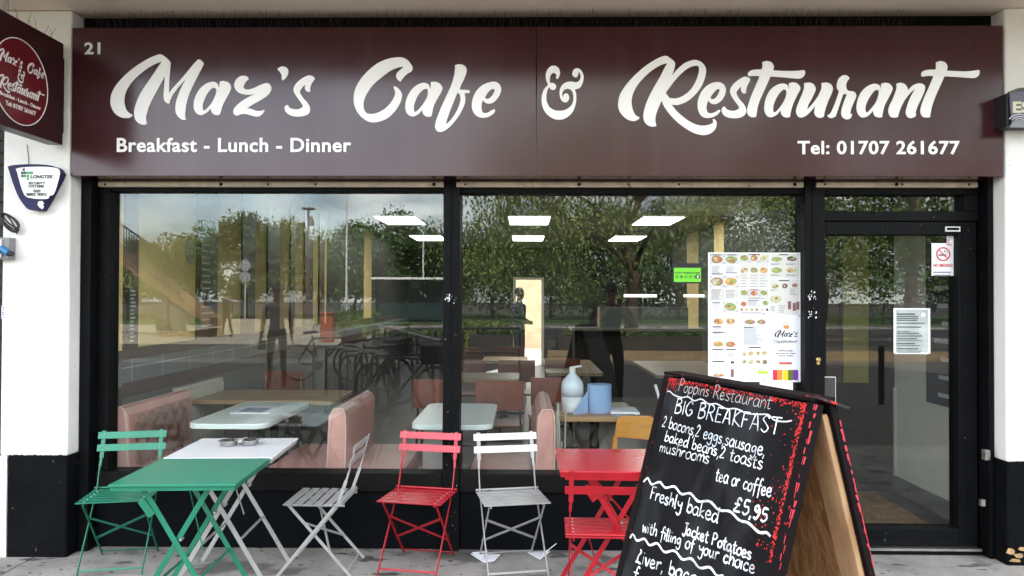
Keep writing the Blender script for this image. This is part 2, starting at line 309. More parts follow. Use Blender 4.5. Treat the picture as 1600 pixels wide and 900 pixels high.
# ------------------------------------------------------------------ chalk-pen hand, single strokes
HAND = {
 'a': (.95, "75,85 45,100 12,70 10,25 35,0 65,25 77,95", "77,95 72,20 90,2"), 'b': (.85, "15,180 10,0", "12,55 40,98 73,70 70,20 35,0 12,22"),
 'c': (.8, "70,82 40,98 12,60 15,15 42,0 72,20"), 'd': (.95, "70,78 42,98 12,62 14,12 42,0 72,45", "80,180 74,20 88,0"),
 'e': (.85, "12,48 62,58 58,92 32,100 10,62 20,10 48,0 78,20"), 'f': (.75, "78,165 58,180 40,130 34,-55", "8,92 70,100"),
 'g': (.9, "70,85 42,98 12,66 25,18 55,30 74,95", "74,95 72,-30 42,-68 8,-40"), 'h': (.8, "14,180 10,0", "12,50 40,98 64,78 64,0"),
 'i': (.35, "14,98 12,0", "16,135 17,145"), 'k': (.8, "14,180 10,0", "66,98 14,45 70,0"), 'l': (.38, "16,180 12,15 28,0"),
 'm': (1.1, "12,98 10,0", "12,60 36,98 52,72 52,0", "52,60 78,98 96,72 96,0"), 'n': (.8, "12,98 10,0", "12,58 42,98 66,74 66,0"),
 'o': (.85, "45,98 12,65 16,12 48,0 74,38 66,88 45,98"), 'p': (.85, "12,98 10,-70", "12,70 42,98 72,70 60,15 32,0 12,25"),
 'r': (.68, "12,98 10,0", "12,50 34,92 60,88"), 's': (.72, "60,85 35,98 12,80 30,55 60,30 42,2 6,12"), 't': (.7, "32,160 28,20 46,0 62,10", "6,102 62,110"),
 'u': (.9, "12,98 12,25 35,0 64,30", "68,98 68,15 82,0"), 'v': (.75, "8,98 35,0 66,98"), 'w': (1.1, "8,98 28,0 50,80 74,0 96,98"),
 'y': (.85, "12,98 20,55 50,48 68,70", "72,98 66,-35 38,-68 8,-45"),
 'P': (1.0, "18,175 12,0", "6,160 45,178 80,140 60,95 14,85"), 'R': (1.05, "18,175 12,0", "6,160 45,178 80,140 60,95 16,85", "40,85 90,0"),
 'B': (1.0, "15,170 12,0", "12,168 55,172 70,130 18,92", "18,92 70,88 82,35 50,2 12,0"), 'I': (.4, "20,170 18,0"), 'G': (1.05, "85,140 55,172 15,110 18,35 55,0 88,30 88,70 55,68"),
 'E': (.9, "18,170 14,0", "18,168 75,165", "16,90 65,90", "14,0 78,6"), 'A': (1.0, "8,0 48,172 88,0", "22,62 76,62"), 'K': (.95, "16,170 14,0", "78,170 16,75 85,0"),
 'F': (.9, "18,170 14,0", "18,168 78,172", "16,90 62,92"), 'S': (.95, "76,145 45,172 16,130 50,88 78,45 50,0 12,25"), 'T': (.95, "48,170 46,0", "2,168 92,174"),
 'J': (.8, "64,170 62,20 40,-30 6,0", "30,168 92,172"), 'L': (.9, "45,178 62,150 30,90 22,20 8,4 26,12 80,0"),
 '2': (.85, "12,130 38,170 66,130 40,60 10,2 72,8"), '5': (.85, "72,168 25,165 20,95 60,95 68,40 35,0 8,20"), '9': (.85, "66,120 40,168 12,130 35,90 68,125 64,60 40,0 12,12"),
 '£': (1.0, "80,140 58,170 36,140 40,60 10,2 80,8", "12,85 66,88"), ',': (.4, "20,12 10,-38"), ' ': (.6,),
}
def hand_line(txt, org, ux, uy, h, r, nrm, mb, jitter=.03, lift=.0006):
    """writes txt from org along ux with x-height h; all lengths already in metres"""
    adv = 0.0
    for ch in txt:
        g = HAND[ch]; js = 1+random.uniform(-.06, .06); jy = random.uniform(-jitter, jitter)
        for st in g[1:]:
            pts = [tuple(float(v)/100 for v in w_.split(',')) for w_ in st.split()]
            q = catmull([Vector((x, y, 0)) for x, y in pts], 4) if len(pts) > 2 else [Vector((x, y, 0)) for x, y in pts]
            p3 = [org+ux*((adv+p.x*js)*h)+uy*((p.y*js+jy)*h)+nrm*lift for p in q]
            n_ = len(p3); g_ = random.uniform(.78, 1.2); rr = [r*g_*random.uniform(.8, 1.2)*(1.0 if 0 < i < n_-1 else .8) for i in range(n_)]
            mb.tube(p3, rr, 6, flat=.45, nrm=nrm)
        adv += g[0]*(1+random.uniform(-.03, .03))
    return adv
def hand_width(txt): return sum(HAND[c][0] for c in txt)
# ================================================================== SETTING: ground
M_concrete = mat('concrete', (.29, .272, .25), .85, .3, var=.30, vscale=2.2, bump=.5, bscale=60, detail=9)
splat(M_concrete, (.06, .055, .05), 3.1, .57, .66, 3.0, amount=.7); splat(M_concrete, (.10, .09, .085), 14, .66, .72, 9.0, amount=.8)
splat(M_concrete, (.40, .38, .36), 1.5, .58, .72, 5.3, amount=.6, detail=9)
splat(M_concrete, (.05, .045, .04), 6, .61, .66, 12.0, amount=.85, stretch=(.6, 1.4, 1))
splat(M_concrete, (.035, .032, .03), 17, .655, .675, 21.0, amount=.9)
splat(M_concrete, (.16, .15, .14), 45, .60, .70, 1.3, amount=.5)
M_paving = brickmat('paving_slabs', (.10, .09, .08), (.13, .118, .104), (.03, .027, .024), 1, .6, .45, .5, .012, .85, ('X', 'Y'))
M_asphalt = mat('asphalt', (.035, .035, .037), .9, .3, var=.25, vscale=3, bump=.6, bscale=90)
M_tan = mat('dry_bare_soil', (.25, .17, .095), .95, .2, var=.3, vscale=1.5)
M_grass = mat('grass', (.055, .10, .025), .9, .2, var=.45, vscale=2.5, bump=1, bscale=50)
M_ground = mat('ground', (.065, .062, .055), .95, .2, var=.2, vscale=.6)
def sheet(name, x0, x1, y0, y1, z, m, kind='structure'):
    o = MB().add([(x0, y0, z), (x1, y0, z), (x1, y1, z), (x0, y1, z)], [(0, 1, 2, 3)]).build(name, m); o['kind'] = kind; return o
sheet('ground', -220, 220, -260, 120, -.02, M_ground)
# the walkway under the canopy, cast in bays with open joints
xs = [-7.0, -2.93, 4.6, 9.0]
wk = MB()
for a, b in zip(xs, xs[1:]):
    wk.box(a+.004, b-.004, -1.95, .0, -.12, 0); wk.box(a+.004, b-.004, -3.4, -1.958, -.12, 0)
wk.build('pavement', M_concrete, bevel=.004)['kind'] = 'structure'
sheet('pavement', -30, 30, -14.6, -3.405, -.002, M_paving)
sheet('path', -.6, 30, -18.4, -14.6, -.004, M_tan)
sheet('road', -6, 120, -35.5, -24.5, -.012, M_asphalt)
sheet('pavement', -120, -6.2, -38.5, -20.5, -.008, mat('pale_plaza', (.30, .27, .22), .9, .2, var=.2, vscale=.8))
sheet('ground', -120, 120, -70, -38.5, .0, M_grass)
MB().box(-6, 120, -24.5, -24.35, -.02, .10).build('kerb', M_concrete)['kind'] = 'structure'
MB().box(-6, 120, -35.65, -35.5, -.02, .10).build('kerb', M_concrete)['kind'] = 'structure'
MB().box(-6, 120, -38.5, -35.65, -.02, .09).build('pavement', M_paving)['kind'] = 'structure'

# ================================================================== THE BUILDING
M_white = mat('white_masonry_paint', (.80, .785, .75), .6, .4, var=.035, vscale=3, bump=.25, bscale=70)
splat(M_white, (.55, .50, .42), 6, .66, .78, 2.0, amount=.35); splat(M_white, (.3, .25, .2), 38, .70, .74, 4.0, amount=.5)
M_soffit = mat('soffit_paint', (.86, .74, .62), .75, .3, var=.06, vscale=1.6, bump=.15, bscale=50)
M_plinth = mat('black_masonry_paint', (.005, .0055, .0065), .7, .04, var=.3, vscale=4, bump=.5, bscale=45)
splat(M_plinth, (.16, .155, .15), 26, .70, .74, 7.0, amount=.6)
M_black = mat('black_frame_paint', (.003, .0033, .004), .5, .10, var=.3, vscale=5, bump=.12, bscale=60)
splat(M_black, (.35, .35, .34), 60, .735, .76, 2.0, amount=.7)
M_dark = mat('dark_void', (.006, .006, .006), .9, .1)
M_shutter = mat('dark_shutter', (.03, .03, .032), .6, .2, var=.2)
bld = thing('cafe_building', 'white painted shop building with black plinths and overhanging upper storey', 'building', (0, 0, 0))
XL0, XLP, XL1 = P(2, 500, -.23).x, P(10, 780, -.23).x, P(107, 500, -.23).x
XR0 = P(1572, 500, -.23).x
SOF = 3.29; PLZ = .605
for x0, x1, e in ((XL0, XL1, 0), (XR0, XR0+1.0, .0)):
    MB().box(x0, x1, -.23, .35, PLZ, SOF-.002).build('pier', M_white, bld, bevel=.012)
    MB().box(max(x0, XLP), x1, -.228, .35, -.05, PLZ-.001).build('plinth', M_plinth, bld, bevel=.012)
MB().box(XL0, XLP-.002, -.229, .35, -.05, PLZ-.001).build('pier_foot', M_white, bld)
for x0, x1 in ((XLP, XL1), (XR0, XR0+1.0)):
    n_ = 60; rp = MB(); up = [(x0+.012+(x1-x0-.024)*k/n_, -.2302, PLZ+max(.001, .004+random.gauss(0, .0035))) for k in range(n_+1)]
    dn = [(p[0], -.2302, PLZ-.03-random.uniform(0, .004)) for p in up[::-1]]
    rp.prism(up+dn, (0, -.0012, 0)); rp.build('paint_edge', M_plinth, bld)
# chipped corner at the foot of the right pier
M_brickchip = mat('exposed_brick', (.42, .27, .13), .9, .2, var=.5, vscale=25, bump=1, bscale=60)
cb = MB()
for i, (ax, az, sx, sz) in enumerate(((1580, 862, .05, .035), (1592, 868, .06, .03), (1586, 876, .07, .02), (1598, 858, .05, .02))):
    q = P(ax, az, -.232); pts = []
    for k in range(9):
        a = 2*math.pi*k/9; r = 1+random.uniform(-.35, .3); pts.append((q.x+sx*.5*r*math.cos(a), -.2285, q.z+sz*.5*r*math.sin(a)))
    cb.prism(pts, (0, -.003-.001*i, 0))
cb.build('chipped_patch', M_brickchip, bld)
MB().box(-12, 12, -1.72, 0, SOF, SOF+.25).build('soffit', M_soffit, bld)
MB().box(-12, 12, 0, 13.3, 2.95, SOF+.25).build('floor_slab', M_soffit, bld)
MB().box(-12, 12, -1.72, 13.3, SOF+.252, 11.0).build('upper_wall', mat('brown_brick', (.25, .15, .10), .9, .2, var=.2), bld)
MB().box(XL1+.001, XR0-.001, -.10, 0.0, 3.0, SOF-.003).build('fascia_board', M_dark, bld)
# neighbour fronts left and right of the piers
MB().box(-12, XL0-.002, -.16, .35, 0, SOF-.004).build('neighbour_shutter', M_shutter, bld)
MB().box(XR0+1.002, 12, -.16, .35, 0, SOF-.004).build('neighbour_front', M_shutter, bld)
nr = MB()
for k in range(42): nr.box(XL0-.5, XL0-.004, -.178, -.162, .04+k*.075, .085+k*.075)
nr.build('shutter_slats', M_shutter, bld)

# interior shell
WL, WR, WB, CEIL = -2.72, 3.0, 13.2, 2.75
M_yellow = mat('mustard_wall_paint', (.84, .62, .28), .7, .3, var=.06)
M_wenge = mat('dark_wood_board', (.060, .032, .024), .45, .5, var=.3, vscale=3, stretch=(1, 1, 8))
M_lower = mat('lower_wall_paint', (.17, .17, .145), .7, .3, var=.05)
M_tile = brickmat('grey_wall_tile', (.17, .18, .185), (.19, .2, .2), (.5, .5, .48), 1, .46, .154, 0, .004, .35, ('Y', 'Z'))
M_floor = brickmat('interior_floor_tile', (.05, .047, .043), (.06, .055, .05), (.025, .025, .025), 1, .45, .45, 0, .008, .35, ('X', 'Y'))
M_ceil = mat('ceiling_tile', (.20, .20, .19), .8, .2, var=.05)
M_dwall = mat('dark_wall_paint', (.024, .022, .02), .6, .3, var=.2)
M_pale = mat('pale_wall_paint', (.70, .68, .60), .6, .3, var=.05)
MB().add([(WL, .06, .004), (WR, .06, .004), (WR, WB+3, .004), (WL, WB+3, .004)], [(0, 1, 2, 3)]).build('floor', M_floor)['kind'] = 'structure'
MB().box(WL-.2, WR+.2, .06, WB+.15, CEIL, 2.945).build('ceiling', M_ceil, bld)
MB().box(WL-.2, WL, .06, WB, 0, CEIL-.002).build('left_wall', M_lower, bld)
MB().box(WR, WR+.2, .06, WB, 0, CEIL-.002).build('right_wall', M_pale, bld)
dL = 1.56-.14
# upper wall finishes on the left: mustard panels between dark posts, tile band, dark rails

MB().box(WL+.0005, WL+.03, .07, WB-.02, 1.135, 1.208).build('dado_rail', M_wenge, bld)
MB().box(WL+.0005, WL+.018, .07, WB-.02, .975, 1.134).build('tile_band', M_tile, bld)
MB().box(WL+.0005, WL+.03, .07, WB-.02, .88, .974).build('dado_rail', M_wenge, bld)
def dpx(px): return 2.68*1200/(818.8-px)-4.8       # depth of a column on the left wall seen at px
MB().box(WL+.0002, WL+.012, .07, dpx(512), 1.21, CEIL-.004).build('wall_panel', M_yellow, bld)
MB().box(WL+.0002, WL+.012, dpx(512)+.002, WB-.01, .0, CEIL-.004).build('wall_panel', M_dwall, bld)
MB().box(WL+.0121, WL+.024, dpx(570), dpx(581), 1.21, CEIL-.004).build('wall_panel', M_yellow, bld)
for a, b in ((192, 214), (307, 339), (378, 398), (418, 437), (454, 461), (476, 489), (499, 507)):
    MB().box(WL+.013, WL+.03, dpx(a), dpx(b), 1.21, CEIL-.006).build('wall_post', M_wenge, bld)
# pilaster just inside the left window jamb
for z0, z1, m in ((1.21, CEIL-.006, M_yellow), (1.136, 1.2085, M_wenge), (.975, 1.135, mat('pilaster_tile', (.18, .19, .195), .35)), (.006, .974, M_wenge)):
    MB().box(WL+.031, P(190, 500, .16).x, .10, .17, z0, z1).build('pilaster', m, bld)
# back wall with the open back door
DX0, DX1 = P(806, 466, WB).x, P(846, 466, WB).x
DZ1 = P(820, 437, WB).z
MB().box(WL, DX0, WB, WB+.15, 0, CEIL-.002).build('back_wall', M_dwall, bld)
MB().box(DX1, WR, WB, WB+.15, 0, CEIL-.002).build('back_wall', M_dwall, bld)
MB().box(DX0, DX1, WB, WB+.15, DZ1, CEIL-.002).build('back_wall', M_dwall, bld)
fr = MB(); t_ = .06
fr.box(DX0-.06, DX0, WB-.03, WB-.001, 0, DZ1+.06); fr.box(DX1, DX1+.06, WB-.03, WB-.001, 0, DZ1+.06); fr.box(DX0+.001, DX1-.001, WB-.03, WB-.001, DZ1, DZ1+.06)
fr.build('back_door_frame', M_pale, bld)
# right: a cross partition behind the door lobby with a mustard strip
xc = P(1397, 600, 1.46).x
lb = P(1284, 600, 1.46).x
MB().box(lb-.25, WR-.002, 1.47, 1.55, .005, CEIL-.004).build('lobby_partition', mat('lobby_boards', (.018, .017, .015), .5, .2, var=.15), bld)
for a, b, m in ((1318, 1357, mat('dimmed_mustard_paint', (.30, .25, .07), .7)), (1290, 1316, M_wenge)):  # mustard strip with the lobby's dimness put into its colour
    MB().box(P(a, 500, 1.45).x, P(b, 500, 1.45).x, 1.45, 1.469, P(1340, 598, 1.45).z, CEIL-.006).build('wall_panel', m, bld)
MB().box(WR-.02, WR-.001, .30, 1.468, .012, .14).build('skirting', mat('grey_skirting', (.12, .12, .11), .5, .4), bld)
MB().box(WR-.014, WR-.001, 1.44, 1.4685, .14, P(1397, 606, 1.46).z).build('corner_trim', mat('cream_trim', (.6, .58, .48), .5, .4), bld)
MB().box(WR-.012, WR-.0005, 1.56, WB-.02, .01, CEIL-.01).build('wall_panel', M_dwall, bld)
MB().box(WR-.02, WR-.0125, 8.4, 9.3, 1.0, CEIL-.02).build('wall_panel', M_yellow, bld)
MB().box(WR-.02, WR-.0125, 6.7, 7.3, 1.0, CEIL-.02).build('wall_panel', M_yellow, bld)

# brick yard wall seen through the open back door
yw = MB().box(-6, 6, 19.0, 19.25, -.02, 2.35).build('yard_wall', brickmat('yard_brick', (.78, .60, .38), (.82, .68, .46), (.62, .58, .5), 1, .23, .075, .5, .008, .85))
tag(yw, 'yellow brick yard wall seen through the open back door', 'wall')
sheet('ground', -8, 8, 13.35, 19.0, .002, mat('yard_bounce_floor', (.62, .60, .55), .9, .2, var=.1))  # hidden yard floor, made pale to bounce sunlight onto the brick wall

# ================================================================== SHOPFRONT (frames, panes, door)
sf = thing('shopfront', 'black framed cafe shopfront with two big windows and stall riser', 'shopfront', (0, 0, 0))
def X(px, py=520, y=0.0): return P(px, py, y).x
XJ0, XJ1 = XL1+.004, X(174)
XM0, XM1 = X(693.5), X(719.5)
XD0, XDa, XD1 = X(1253), X(1283), XR0-.004
ZH0, ZH1 = P(500, 300).z, 2.32
ZS1, ZS0 = P(500, 736).z, P(500, 765).z
FY0, FY1 = -.03, .09
fm = MB()
fm.box(XJ0, X(157), -.12, .2, 0, 3.0)                     # outer left jamb (shutter guide)
fm.box(X(157)+.001, XJ1, FY0, FY1, ZS1, ZH1)
fm.box(XM0, XM1, FY0-.03, FY1, .004, ZH1)
fm.box(XD0, XDa, FY0-.03, FY1, .004, ZH1)
fm.box(XJ1+.001, XM0-.001, FY0, FY1, ZH0, ZH1); fm.box(XM1+.001, XD0-.001, FY0, FY1, ZH0-.012, ZH1)
fm.build('window_frame', M_black, sf, bevel=.004)
rm = MB()                                                  # groove down each mullion
for a in (X(706), X(1264)): rm.box(a-.004, a+.004, FY0-.034, FY0-.0305, .01, ZH1-.01)
rm.build('frame_bead', M_dark, sf)
si = MB(); si.box(X(157)+.001, XM0-.001, FY0-.018, FY1, ZS0, ZS1-.001); si.box(XM1+.001, XD0-.001, FY0-.018, FY1, ZS0, ZS1-.001)
si.build('window_sill', mat('sill_black', (.0045, .004, .0038), .55, .12, var=.25, vscale=6), sf, bevel=.006)
ri = MB(); ri.box(X(157)+.001, XM0-.001, FY0, FY1, .004, ZS0-.001); ri.box(XM1+.001, XD0-.001, FY0, FY1, .004, ZS0-.001)
M_riser = mat('riser_black', (.003, .0038, .0052), .65, .06, var=.25, vscale=4, bump=.15, bscale=30)
splat(M_riser, (.3, .3, .3), 75, .74, .765, 5.0, amount=.6)
ri.build('stall_riser', M_riser, sf, bevel=.004)
G_WIN = glassmat('window_glass', .040, (.93, .955, .945)); G_DOOR = glassmat('door_glass', .038, (.86, .88, .87))
for a, b in ((XJ1, XM0), (XM1, XD0)):
    MB().box(a, b, GL, GL+.008, ZS1-.002, ZH0+.003).build('window_pane', G_WIN, sf)
# cream roller shutter bottom rails tucked under the sign
M_rail = mat('cream_shutter_rail', (.52, .43, .33), .55, .4, var=.2, vscale=14, bump=.2, bscale=60); splat(M_rail, (.07, .05, .04), 30, .64, .72, 3.0, amount=.7)
M_hole = mat('screw_hole', (.008, .008, .008), .8, .1)
for a, b, hs in ((153, 693, (164, 345, 419, 493, 678)), (713, 1256, (727, 905, 982, 1061, 1242)), (1276, 1528, (1289, 1401, 1410, 1514))):
    rl = MB().box(P(a, 286, -.075).x, P(b, 286, -.075).x, -.075, -.04, P(700, 292, -.075).z, P(700, 284.5, -.075).z).build('shutter_rail', M_rail, sf, bevel=.002)
    MB().box(P(a, 286, -.06).x, P(b, 286, -.06).x, -.05, -.031, P(700, 284.2, -.06).z, P(700, 274, -.06).z).build('shutter_lath', mat('dusty_shutter_lath', (.30, .22, .18), .6, .4, var=.25, vscale=14), rl)
    hm = MB()
    for i, h in enumerate(hs):
        q = P(h, 288, -.077); r = .011 if i % 3 == 1 else .007
        hm.prism([(q.x+r*math.cos(k*.628), -.0755, q.z+r*math.sin(k*.628)) for k in range(10)], (0, -.002, 0))
    hm.build('screw_hole', M_hole, rl)
# door side: transom light, door leaf
ZT1, ZT0 = P(1400, 305).z, P(1400, 331).z
ZDT = P(1400, 347).z
dm = MB()
dm.box(X(1527), XD1, -.12, .2, 0, 3.0)
XE0, XE1 = XDa+.001, X(1526)
dm.box(XE0, XE1, FY0, FY1, ZT1, ZH1); dm.box(XE0, XE1, FY0, FY1, ZDT+.004, ZT0)
dm.box(X(1504), XE1, FY0, FY1, ZT0+.001, ZT1-.001)
dm.build('door_frame', M_black, sf, bevel=.004)
MB().box(XE0, X(1504), GL, GL+.008, ZT0-.002, ZT1+.002).build('transom_pane', G_DOOR, sf)
th = MB(); th.box(XDa, X(1524), -.06, .12, .004, .03); th.mat(1).box(XDa+.002, X(1522), -.075, .10, .0305, .045)
th.build('door_threshold', [M_black, mat('worn_aluminium', (.5, .5, .49), .35, .5, 1, var=.2, vscale=9)], sf)
door = MB(); DL0, DL1, DG0, DG1 = XDa+.004, X(1523), X(1285), X(1494)
DZt, DZg1, DZg0, DZb = ZDT, P(1400, 367).z, P(1400, 824).z, .049
door.box(DL0, DG0+.014, FY0+.005, FY1, DZb, DZt); door.box(DG1, DL1, FY0+.005, FY1, DZb, DZt)
door.box(DG0+.015, DG1-.001, FY0+.005, FY1, DZg1, DZt); door.box(DG0+.015, DG1-.001, FY0+.005, FY1, DZb, DZg0)
do = door.build('door', M_black, sf, bevel=.004)
MB().box(DG0+.01, DG1+.004, GL, GL+.008, DZg0-.003, DZg1+.003).build('door_pane', G_DOOR, do)
gb = MB(); gb.box(X(1500), X(1501.5), FY0+.001, FY0+.0045, DZb+.02, DZt-.03); gb.build('frame_bead', M_dark, do)
# push plate, lock and top plate
a0, a1 = P(1283, 590, -.035), P(1305, 634, -.035)
MB().box(a0.x, a1.x, -.04, FY0+.004, a1.z, a0.z).build('push_plate', mat('dark_plate', (.05, .045, .043), .4, .5, .3), do, bevel=.002)
ed = MB(); ed.box(a0.x-.003, a1.x+.003, -.036, FY0+.003, a0.z+.001, a0.z+.006); ed.box(a1.x+.0005, a1.x+.004, -.036, FY0+.003, a1.z, a0.z); ed.build('plate_edge', mat('bright_edge', (.6, .6, .58), .4), do)
q = P(1279, 562, -.07)
lk = MB(); lk.lathe([(0, 0), (.014, 0), (.014, .012), (.009, .016), (0, .016)], 14, M=Matrix.Translation((q.x, -.06, q.z)) @ Matrix.Rotation(R(90), 4, 'X')); lk.box(q.x-.009, q.x+.009, -.066, -.0605, q.z-.03, q.z)
lk.build('lock_cylinder', mat('brass', (.65, .45, .2), .35, .5, 1), sf)
a0, a1 = P(1477, 354, -.03), P(1500, 362, -.03)
pl = MB().box(a0.x, a1.x, -.034, FY0+.004, a1.z, a0.z).build('maker_plate', mat('silver_plate', (.6, .6, .58), .4), do)
MB().box(a0.x+.008, a1.x-.008, -.0355, -.0342, a1.z+.009, a0.z-.007).build('plate_face', M_dark, pl)
# white scuffs on the mullions
sc = MB()
for cx, cy, n_ in ((702, 466, 26), (1268, 464, 24), (1268, 490, 16), (706, 520, 6), (703, 690, 10), (712, 800, 14), (700, 845, 10)):
    for i in range(n_):
        q = P(cx+random.gauss(0, 5.5), cy+random.gauss(0, 4.2 if cy < 500 else 28), FY0-.031)
        lo, hi = (XM0, XM1) if cx < 900 else (XD0, XDa)
        if not lo+.01 < q.x < hi-.01: continue
        s_ = random.uniform(.002, .006) if cy < 500 else random.uniform(.001, .0035)
        sc.prism([(q.x+s_*random.uniform(.5, 1)*math.cos(k*1.05), FY0-.0305, q.z+1.3*s_*random.uniform(.5, 1)*math.sin(k*1.05)) for k in range(6)], (0, -.0008-.0001*(i % 9), 0))
sc.build('paint_scuff', mat('white_scuff', (.7, .7, .7), .8), sf)
# shutter latch bracket low on the right guide
q = P(1538, 710, -.13); b_ = MB(); b_.box(q.x-.012, q.x+.02, -.16, -.121, q.z-.03, q.z+.03); b_.box(q.x-.03, q.x-.004, -.15, -.121, P(1530, 785, -.13).z-.02, P(1530, 785, -.13).z+.02)
b_.build('shutter_latch', mat('worn_steel', (.28, .26, .23), .5, .5, .8, var=.4, vscale=30), sf, bevel=.003)

# ================================================================== SHOP SIGN
M_sign = mat('maroon_sign_panel', (.046, .009, .0125), .17, .46, var=.05, vscale=2); splat(M_sign, (.075, .028, .03), 5, .50, .75, 3.0, amount=.35, stretch=(1.6, 1, .12)); splat(M_sign, (.09, .05, .045), 55, .70, .74, 8.0, amount=.5)
M_signw = mat('white_sign_vinyl', (.95, .94, .93), .35, .5)
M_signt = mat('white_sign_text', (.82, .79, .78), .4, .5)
SY = -.24
sx0, sx1, sxm = P(112, 150, SY).x, P(1567, 150, SY).x, P(838, 150, SY).x
sz0, sz1 = P(840, 275.5, SY).z, P(840, 41.5, SY).z
sg = thing('shop_sign', 'long maroon shop sign with white brush lettering across the front', 'shop sign', ((sx0+sx1)/2, SY, sz0))
OFF = Vector(sg.location)
def onto(o): o.data.transform(Matrix.Translation(-OFF)); return o
MBs = MB(); MBs.box(sx0, sxm-.001, SY, -.001, sz0, sz1); onto(MBs.build('sign_panel', M_sign, sg, bevel=.003))
MBs = MB(); MBs.box(sxm+.001, sx1, SY, -.001, sz0, sz1); onto(MBs.build('sign_panel', M_sign, sg, bevel=.003))
def S3(x, y, o): p = P(x, y, SY-.0005); return (p.x, SY-.0005-o, p.z)
for ents, nm in ((MAZ, 'brush_word'), (CAFE, 'brush_word'), (AMP, 'ampersand'), (REST, 'brush_word')):
    onto(lettering(ents, S3, nm, M_signw, sg, .004))
def sign_text(txt, xa, xb, yb, ycap, nm):
    a, b = P(xa, yb, SY), P(xb, yb, SY); h = P(xa, ycap, SY).z-a.z
    onto(fit_text(txt, a.x, b.x, a.z, SY-.003, M_signt if nm == 'shop_number' else M_signw, sg, nm, .020, .002, h, spacing=1.06))  # shop number takes the greyer white, its shade put into the colour
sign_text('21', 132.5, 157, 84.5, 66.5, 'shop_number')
sign_text('Breakfast - Lunch - Dinner', 183, 549, 237, 215.5, 'small_lettering')
sign_text('Tel: 01707 261677', 1246, 1499, 240.5, 220, 'small_lettering')
# bird spikes
sp = MB(); x = sx0+.05
while x < P(1422, 30, -.2).x:
    for k in range(2):
        a = random.gauss(0, .25); h = random.uniform(.07, .115); yy = -.20+.1*k
        sp.tube([(x+random.uniform(-.01, .01), yy, sz1+.002), (x+h*math.sin(a), yy-.03+random.gauss(0, .012), sz1+h*math.cos(a))], .0009, 4)
    x += random.uniform(.02, .036)
sp.box(sx0+.03, P(1422, 30, -.2).x, -.21, -.195, sz1+.0005, sz1+.006)
tag(sp.build('bird_spike_strip', mat('spike_wire', (.05, .045, .04), .5, .5, .6)), 'row of thin bird spikes along the top of the long sign', 'bird spikes')

# ================================================================== PROJECTING SIGN
PX = -2.755
d0 = -.232
ps = thing('projecting_sign', 'square maroon hanging sign with a round red emblem', 'hanging sign', (PX, d0, 2.5))
OFP = Vector(ps.location)
def ontop(o): o.data.transform(Matrix.Translation(-OFP)); return o
PW = .78; pz0, pz1 = PL(93, 225, Vector((PX, 0, 0)), Vector((1, 0, 0))).z, PL(93, 65, Vector((PX, 0, 0)), Vector((1, 0, 0))).z
M_sign2 = mat('maroon_hanging_panel', (.040, .008, .011), .35, .4)
ontop(MB().box(PX-.09, PX, d0-.04-PW, d0-.04, pz0, pz1).build('sign_box', M_sign2, ps, bevel=.003))
ontop(MB().box(PX-.07, PX-.02, d0-.039, d0, pz0+.08, pz1-.08).build('mounting_bracket', M_black, ps))
cy_ = d0-.04-.385; cz_ = (pz0+pz1)/2-.035; rr_ = .232
def disc(r, x, r0=0.0):
    n = 64; m_ = MB()
    if r0 == 0: m_.prism([(x, cy_+r*math.cos(2*math.pi*k/n), cz_+r*math.sin(2*math.pi*k/n)) for k in range(n)], (.0015, 0, 0))
    else: m_.tube([(x, cy_+r*math.cos(2*math.pi*k/n), cz_+r*math.sin(2*math.pi*k/n)) for k in range(n)], .0032, 6, closed=True)
    return m_
ontop(disc(rr_, PX+.0005).build('emblem_disc', mat('red_emblem', (.13, .006, .012), .3, .5), ps))
ontop(disc(rr_, PX+.002, 1).build('emblem_ring', M_signt, ps))
def P3(cx, cy, s, u0, z0):
    return lambda x, y, o: (PX+.0025+o, cy_+u0+(x-cx)*s, cz_+z0-(y-cy)*s)
ontop(lettering(MAZ+CAFE, P3(478, 145, .40/610, -.0, .098), 'brush_word', M_signt, ps, .001, 3))
ontop(lettering(AMP, P3(880, 145, .062/68, 0, .03), 'ampersand', M_signt, ps, .001, 3))
ontop(lettering(REST, P3(1248, 152, .40/560, 0, -.045), 'brush_word', M_signt, ps, .001, 3))
MP = lambda: Matrix.Translation((PX+.003, cy_, cz_)) @ Matrix(((0, 0, 1, 0), (1, 0, 0, 0), (0, 1, 0, 0), (0, 0, 0, 1)))
ontop(fit_text('Breakfast - Lunch - Dinner', -.17, .17, -.112, 0, M_signt, ps, 'small_lettering', .015, .001, .02, M=MP()))
ontop(fit_text('Tel: 01707 261677', -.125, .125, -.155, 0, M_signt, ps, 'small_lettering', .02, .001, .024, M=MP()))
wsp = MB()
for k in range(11):
    y_ = d0-.06-.05*k; h = random.uniform(.05, .10)
    wsp.tube([(PX-.05, y_, pz1), (PX-.05+random.gauss(0, .02), y_+random.gauss(0, .025), pz1+h)], .0011, 4)
wsp.box(PX-.06, PX-.04, d0-.6, d0-.05, pz1+.0005, pz1+.004)
tag(wsp.build('bird_spike_strip', MATS['spike_wire']), 'bird spikes on top of the small hanging sign', 'bird spikes')
